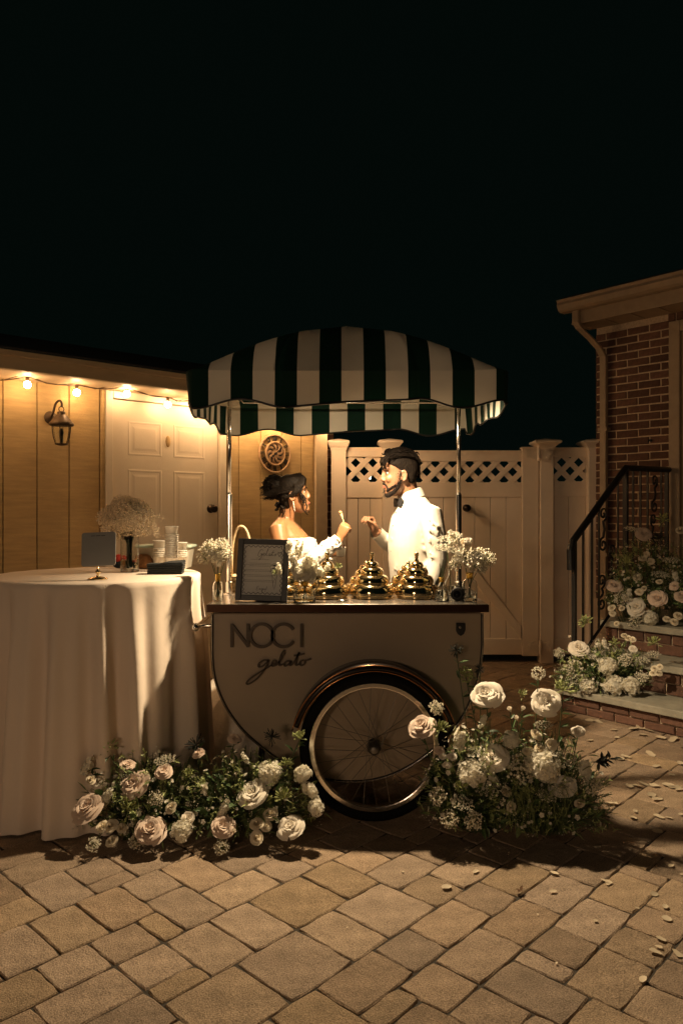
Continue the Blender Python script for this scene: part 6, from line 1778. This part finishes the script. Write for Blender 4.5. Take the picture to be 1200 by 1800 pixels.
b.tube([(-.045,-.10,1.315),(-.045,-.158,1.30),(-.01,-.195,1.19),SE,SW], [.045,.052,.044,.037,.024], 14)
kk = hand_geo(b, SW+(SW-SE).normalized()*.012, (.35,.10,.92), (.30,.92,-.1), 1, [(35,60,40),(48,65,40),(58,70,45),(62,72,45)], (.8,.25,.6), .86)
FE, FWr = Vector((.09,.21,1.06)), Vector((.225,.075,1.155))
b.tube([(-.045,.10,1.315),(-.045,.158,1.30),(-.005,.195,1.19),FE,FWr], [.045,.052,.044,.037,.024], 14)
k2 = hand_geo(b, FWr+(FWr-FE).normalized()*.012, (.85,-.42,.12), (-.25,-.92,.1), -1, [(38,42,28),(36,42,28),(36,44,28),(40,46,28)], (.6,.7,.5), .86)
pl('body', fuse(b, .0050, 3), M['skin_f'], wom)
dress = MB()
dress.loft([er(cx,0,z,rx,ry,28) for z,cx,rx,ry in ((.95,0,.100,.142),(1.02,0,.098,.142),(1.09,.004,.106,.150),(1.15,.016,.122,.160),(1.20,.018,.126,.163),(1.235,.010,.118,.164),(1.25,.004,.108,.160))])
for s in (1,-1): dress.ball((.082,s*.062,1.182), .066, 12, 9)
def skirt_ring(z, t):
    out = []
    for k in range(44):
        a = 2*math.pi*k/44
        r = .10+.30*t+.55*max(0,-math.cos(a-.35))**2*t**3; fo = 1+.06*t*math.sin(13*a)
        out.append((r*fo*math.cos(a), (r*.95+.035)*fo*math.sin(a), z))
    return out
dress.loft([skirt_ring(z, t) for z,t in ((.99,0),(.92,.12),(.80,.26),(.62,.46),(.42,.66),(.22,.84),(.08,.95),(.015,1.0))])
rs = random.Random(19)
def sleeve(pts, rad):
    pts = spline(pts, 6); n = len(pts)
    dress.tube(pts, [rad*(.78+.30*math.sin(math.pi*min(1,.10+.9*i/(n-1)))+.06*math.sin(i*1.9)) for i in range(n)], 16)
    for k in range(230):
        i = rs.randrange(2, n-1); d = (pts[min(i+1,n-1)]-pts[i-1]).normalized(); o = Vector((rs.gauss(0,1),rs.gauss(0,1),rs.gauss(0,1))); o = (o-d*o.dot(d)).normalized()
        dress.ball(pts[i]+o*rad*rs.uniform(.85,1.06)+d*rs.uniform(-.01,.01), rs.uniform(.004,.008), 6, 4, None, (1,1,.7))
sleeve([(-.035,-.165,1.245),(.00,-.215,1.16),SE+Vector((-.005,-.012,-.01)),SE.lerp(SW,.5),SW-(SW-SE)*.0], .049)
sleeve([(-.035,.165,1.245),(.01,.205,1.16),FE,FE.lerp(FWr,.5),FWr-(FWr-FE)*.04], .047)
for k in range(210):   # raised lace flowers over the bodice
    a = rs.uniform(0,6.28); z = rs.uniform(.98,1.245); dress.ball((.016+.122*math.cos(a), .160*math.sin(a), z), rs.uniform(.005,.010), 6, 4)
pl('dress', fuse(dress, .0052, 1), M['dress'], wom)
eyes(wom, HXw, True)
ear = MB()
for k in range(7): ear.ball((-.004-.001*(k % 2), -.080, -.040-.010*k), .0048-.0003*k, 8, 6, HXw)
ear2 = MB()
for k in range(7): ear2.ball((-.004, .080, -.040-.010*k), .0048-.0003*k, 8, 6, HXw)
pl('earring', ear.mesh('earring'), M['pearl'], wom); pl('earring', ear2.mesh('earring'), M['pearl'], wom)
hr = MB(); rs = random.Random(23)
hp = [(-.075,-.030,-.060,.046),(-.05,-.028,-.082,.060),(-.02,-.020,-.098,.070),(.01,-.008,-.108,.077),(.04,.022,-.112,.083),(.070,.078,-.113,.086),(.100,.094,-.110,.083),(.126,.076,-.098,.070),(.148,.040,-.066,.046),(.158,.0,-.025,.018)]
hr.loft([er((xf+xb)/2,0,z,(xf-xb)/2,hw,26,2.2) for z,xf,xb,hw in hp], X=HXw)
for s in (1,-1):  # parted front hair sweeping past the temple
    for k in range(6):
        hr.tube([(.074-.012*k,s*.012,.140),(.098-.012*k,s*.045,.110),(.080-.010*k,s*.080,.062),(.040-.006*k,s*.087,.02),(-.01-.01*k,s*.083,-.005)], [.009,.013,.014,.011,.006], 7, X=HXw)
BC = Vector((-.110,0,.088))   # bun
hr.ball(BC, .074, 14, 10, HXw, (.92,1.05,.98))
for k in range(46):
    d = Vector((rs.gauss(0,1),rs.gauss(0,1),rs.gauss(0,1))).normalized()
    if d.x > .55: continue
    c = BC+d*.070; r = rs.uniform(.014,.023); ax = (d+Vector((rs.gauss(0,.5),rs.gauss(0,.5),rs.gauss(0,.5)))).normalized(); o1 = ax.orthogonal().normalized(); o2 = ax.cross(o1)
    hr.tube([c+(o1*math.cos(a)+o2*math.sin(a))*r*(1-.06*a)+ax*.002*a for a in [k3*.7 for k3 in range(9)]], [.004,.007,.0085,.009,.009,.009,.008,.006,.003], 7, X=HXw)
for k in range(24):   # curls below the bun at the nape
    c = Vector((rs.uniform(-.13,-.07), rs.uniform(-.055,.055), rs.uniform(-.075,.0))); r = rs.uniform(.010,.016)
    ax = Vector((rs.gauss(0,1),rs.gauss(0,1),rs.gauss(0,1))).normalized(); o1 = ax.orthogonal().normalized(); o2 = ax.cross(o1)
    hr.tube([c+(o1*math.cos(a)+o2*math.sin(a))*r for a in [k3*.75 for k3 in range(8)]], [.003,.006,.007,.007,.007,.007,.006,.003], 6, X=HXw)
hw_ = pl('hair', fuse(hr, .0042, 1), M['hair_f'], wom)
def wbun():
    d = Vector((rs.gauss(-.3,1),rs.gauss(0,1),rs.gauss(.2,1))).normalized(); c = BC+d*rs.uniform(.074,.086); r = rs.uniform(.010,.022)
    ax = (d+Vector((rs.gauss(0,.7),rs.gauss(0,.7),rs.gauss(0,.7)))).normalized(); o1 = ax.orthogonal().normalized(); o2 = ax.cross(o1); p0 = rs.uniform(0,6)
    return [c+(o1*math.cos(p0+i*.7)+o2*math.sin(p0+i*.7))*r*(1-.05*i) for i in range(8)]
strands(hw_, 260, wbun, .0020, HXw, M['hair_f'])
def wcap():
    y = rs.uniform(-1,1); x0 = rs.uniform(.0,.085)
    return [Vector((x0-.20*t*t-.02*t, y*(.086+.006*math.sin(3*t)), .152-.03*abs(y)**3-.10*abs(y)**2*(1-t*.4)-.05*t*t+.006*math.sin(4*t+y*9))) for t in (0,.2,.4,.6,.8,1)]
strands(hw_, 240, wcap, .0018, HXw, M['hair_f'])
ten = MB()
def tendril(p0, L_, dx, s, r=.0036, n=3):
    for q_ in range(n):
        ph = rs.uniform(0,6); pts = []
        for k in range(16):
            t = k/15; pts.append((p0[0]+dx*t+(.006+.010*t)*math.sin(ph+t*9), p0[1]+s*.004*t+(.004+.006*t)*math.cos(ph+t*9), p0[2]-L_*t*(1-.1*q_)))
        ten.tube(pts, [r*(1-.6*k/15) for k in range(16)], 5, X=HXw)
tendril((.052,-.078,.070), .215, .020, -1, .0070, 6); tendril((.056,.072,.075), .20, .012, 1, .006, 4)
tendril((-.075,-.050,-.05), .13, -.02, -1, .003, 3); tendril((-.095,-.02,-.05), .11, -.02, 1, .003, 3)
tm = ten.mesh('loose_curls')
tm.update(); tm.polygons.foreach_set('use_smooth', [True]*len(tm.polygons)); pl('loose_curls', tm, M['hair_f'], wom)['kind'] = 'stuff'
# cup and spoon in her hands
WW = wm(wom)
cpos = WW @ (FWr+Vector((.85,-.42,.12)).normalized()*.085+Vector((-.25,-.92,.1)).normalized()*.034+Vector((0,0,-.028)))
cp = thing('paper_cup', 'small white gelato cup held in the woman\'s lower hand', 'cup', cpos)
mb = MB(); mb.lathe([(.001,.002),(.023,.002),(.024,0),(.031,.050),(.033,.052),(.0325,.054),(.030,.052),(.0295,.046),(.001,.046)], 24); mb.build('cup', M['cup'], cp, local=True, smooth=True)
spos = WW @ kk[4]
spn = thing('wooden_spoon', 'tiny wooden spoon held up in the woman\'s fingers', 'spoon', spos)
mb = MB(); mb.tube([(0.012,0,-.03),(0,0,0),(-.014,0,.045),(-.020,0,.062),(-.025,0,.075),(-.028,0,.083)], [.0035,.0035,.0035,.008,.009,.004], 8, flat=.35, up=(0,1,0)); mb.build('spoon', M['wicker'], spn, local=True, smooth=True)
mb = MB(); mb.ball((-.026,0,.078), .011, 8, 6, None, (1,.7,.8)); mb.build('gelato', M['kraft'], spn, local=True, smooth=True)
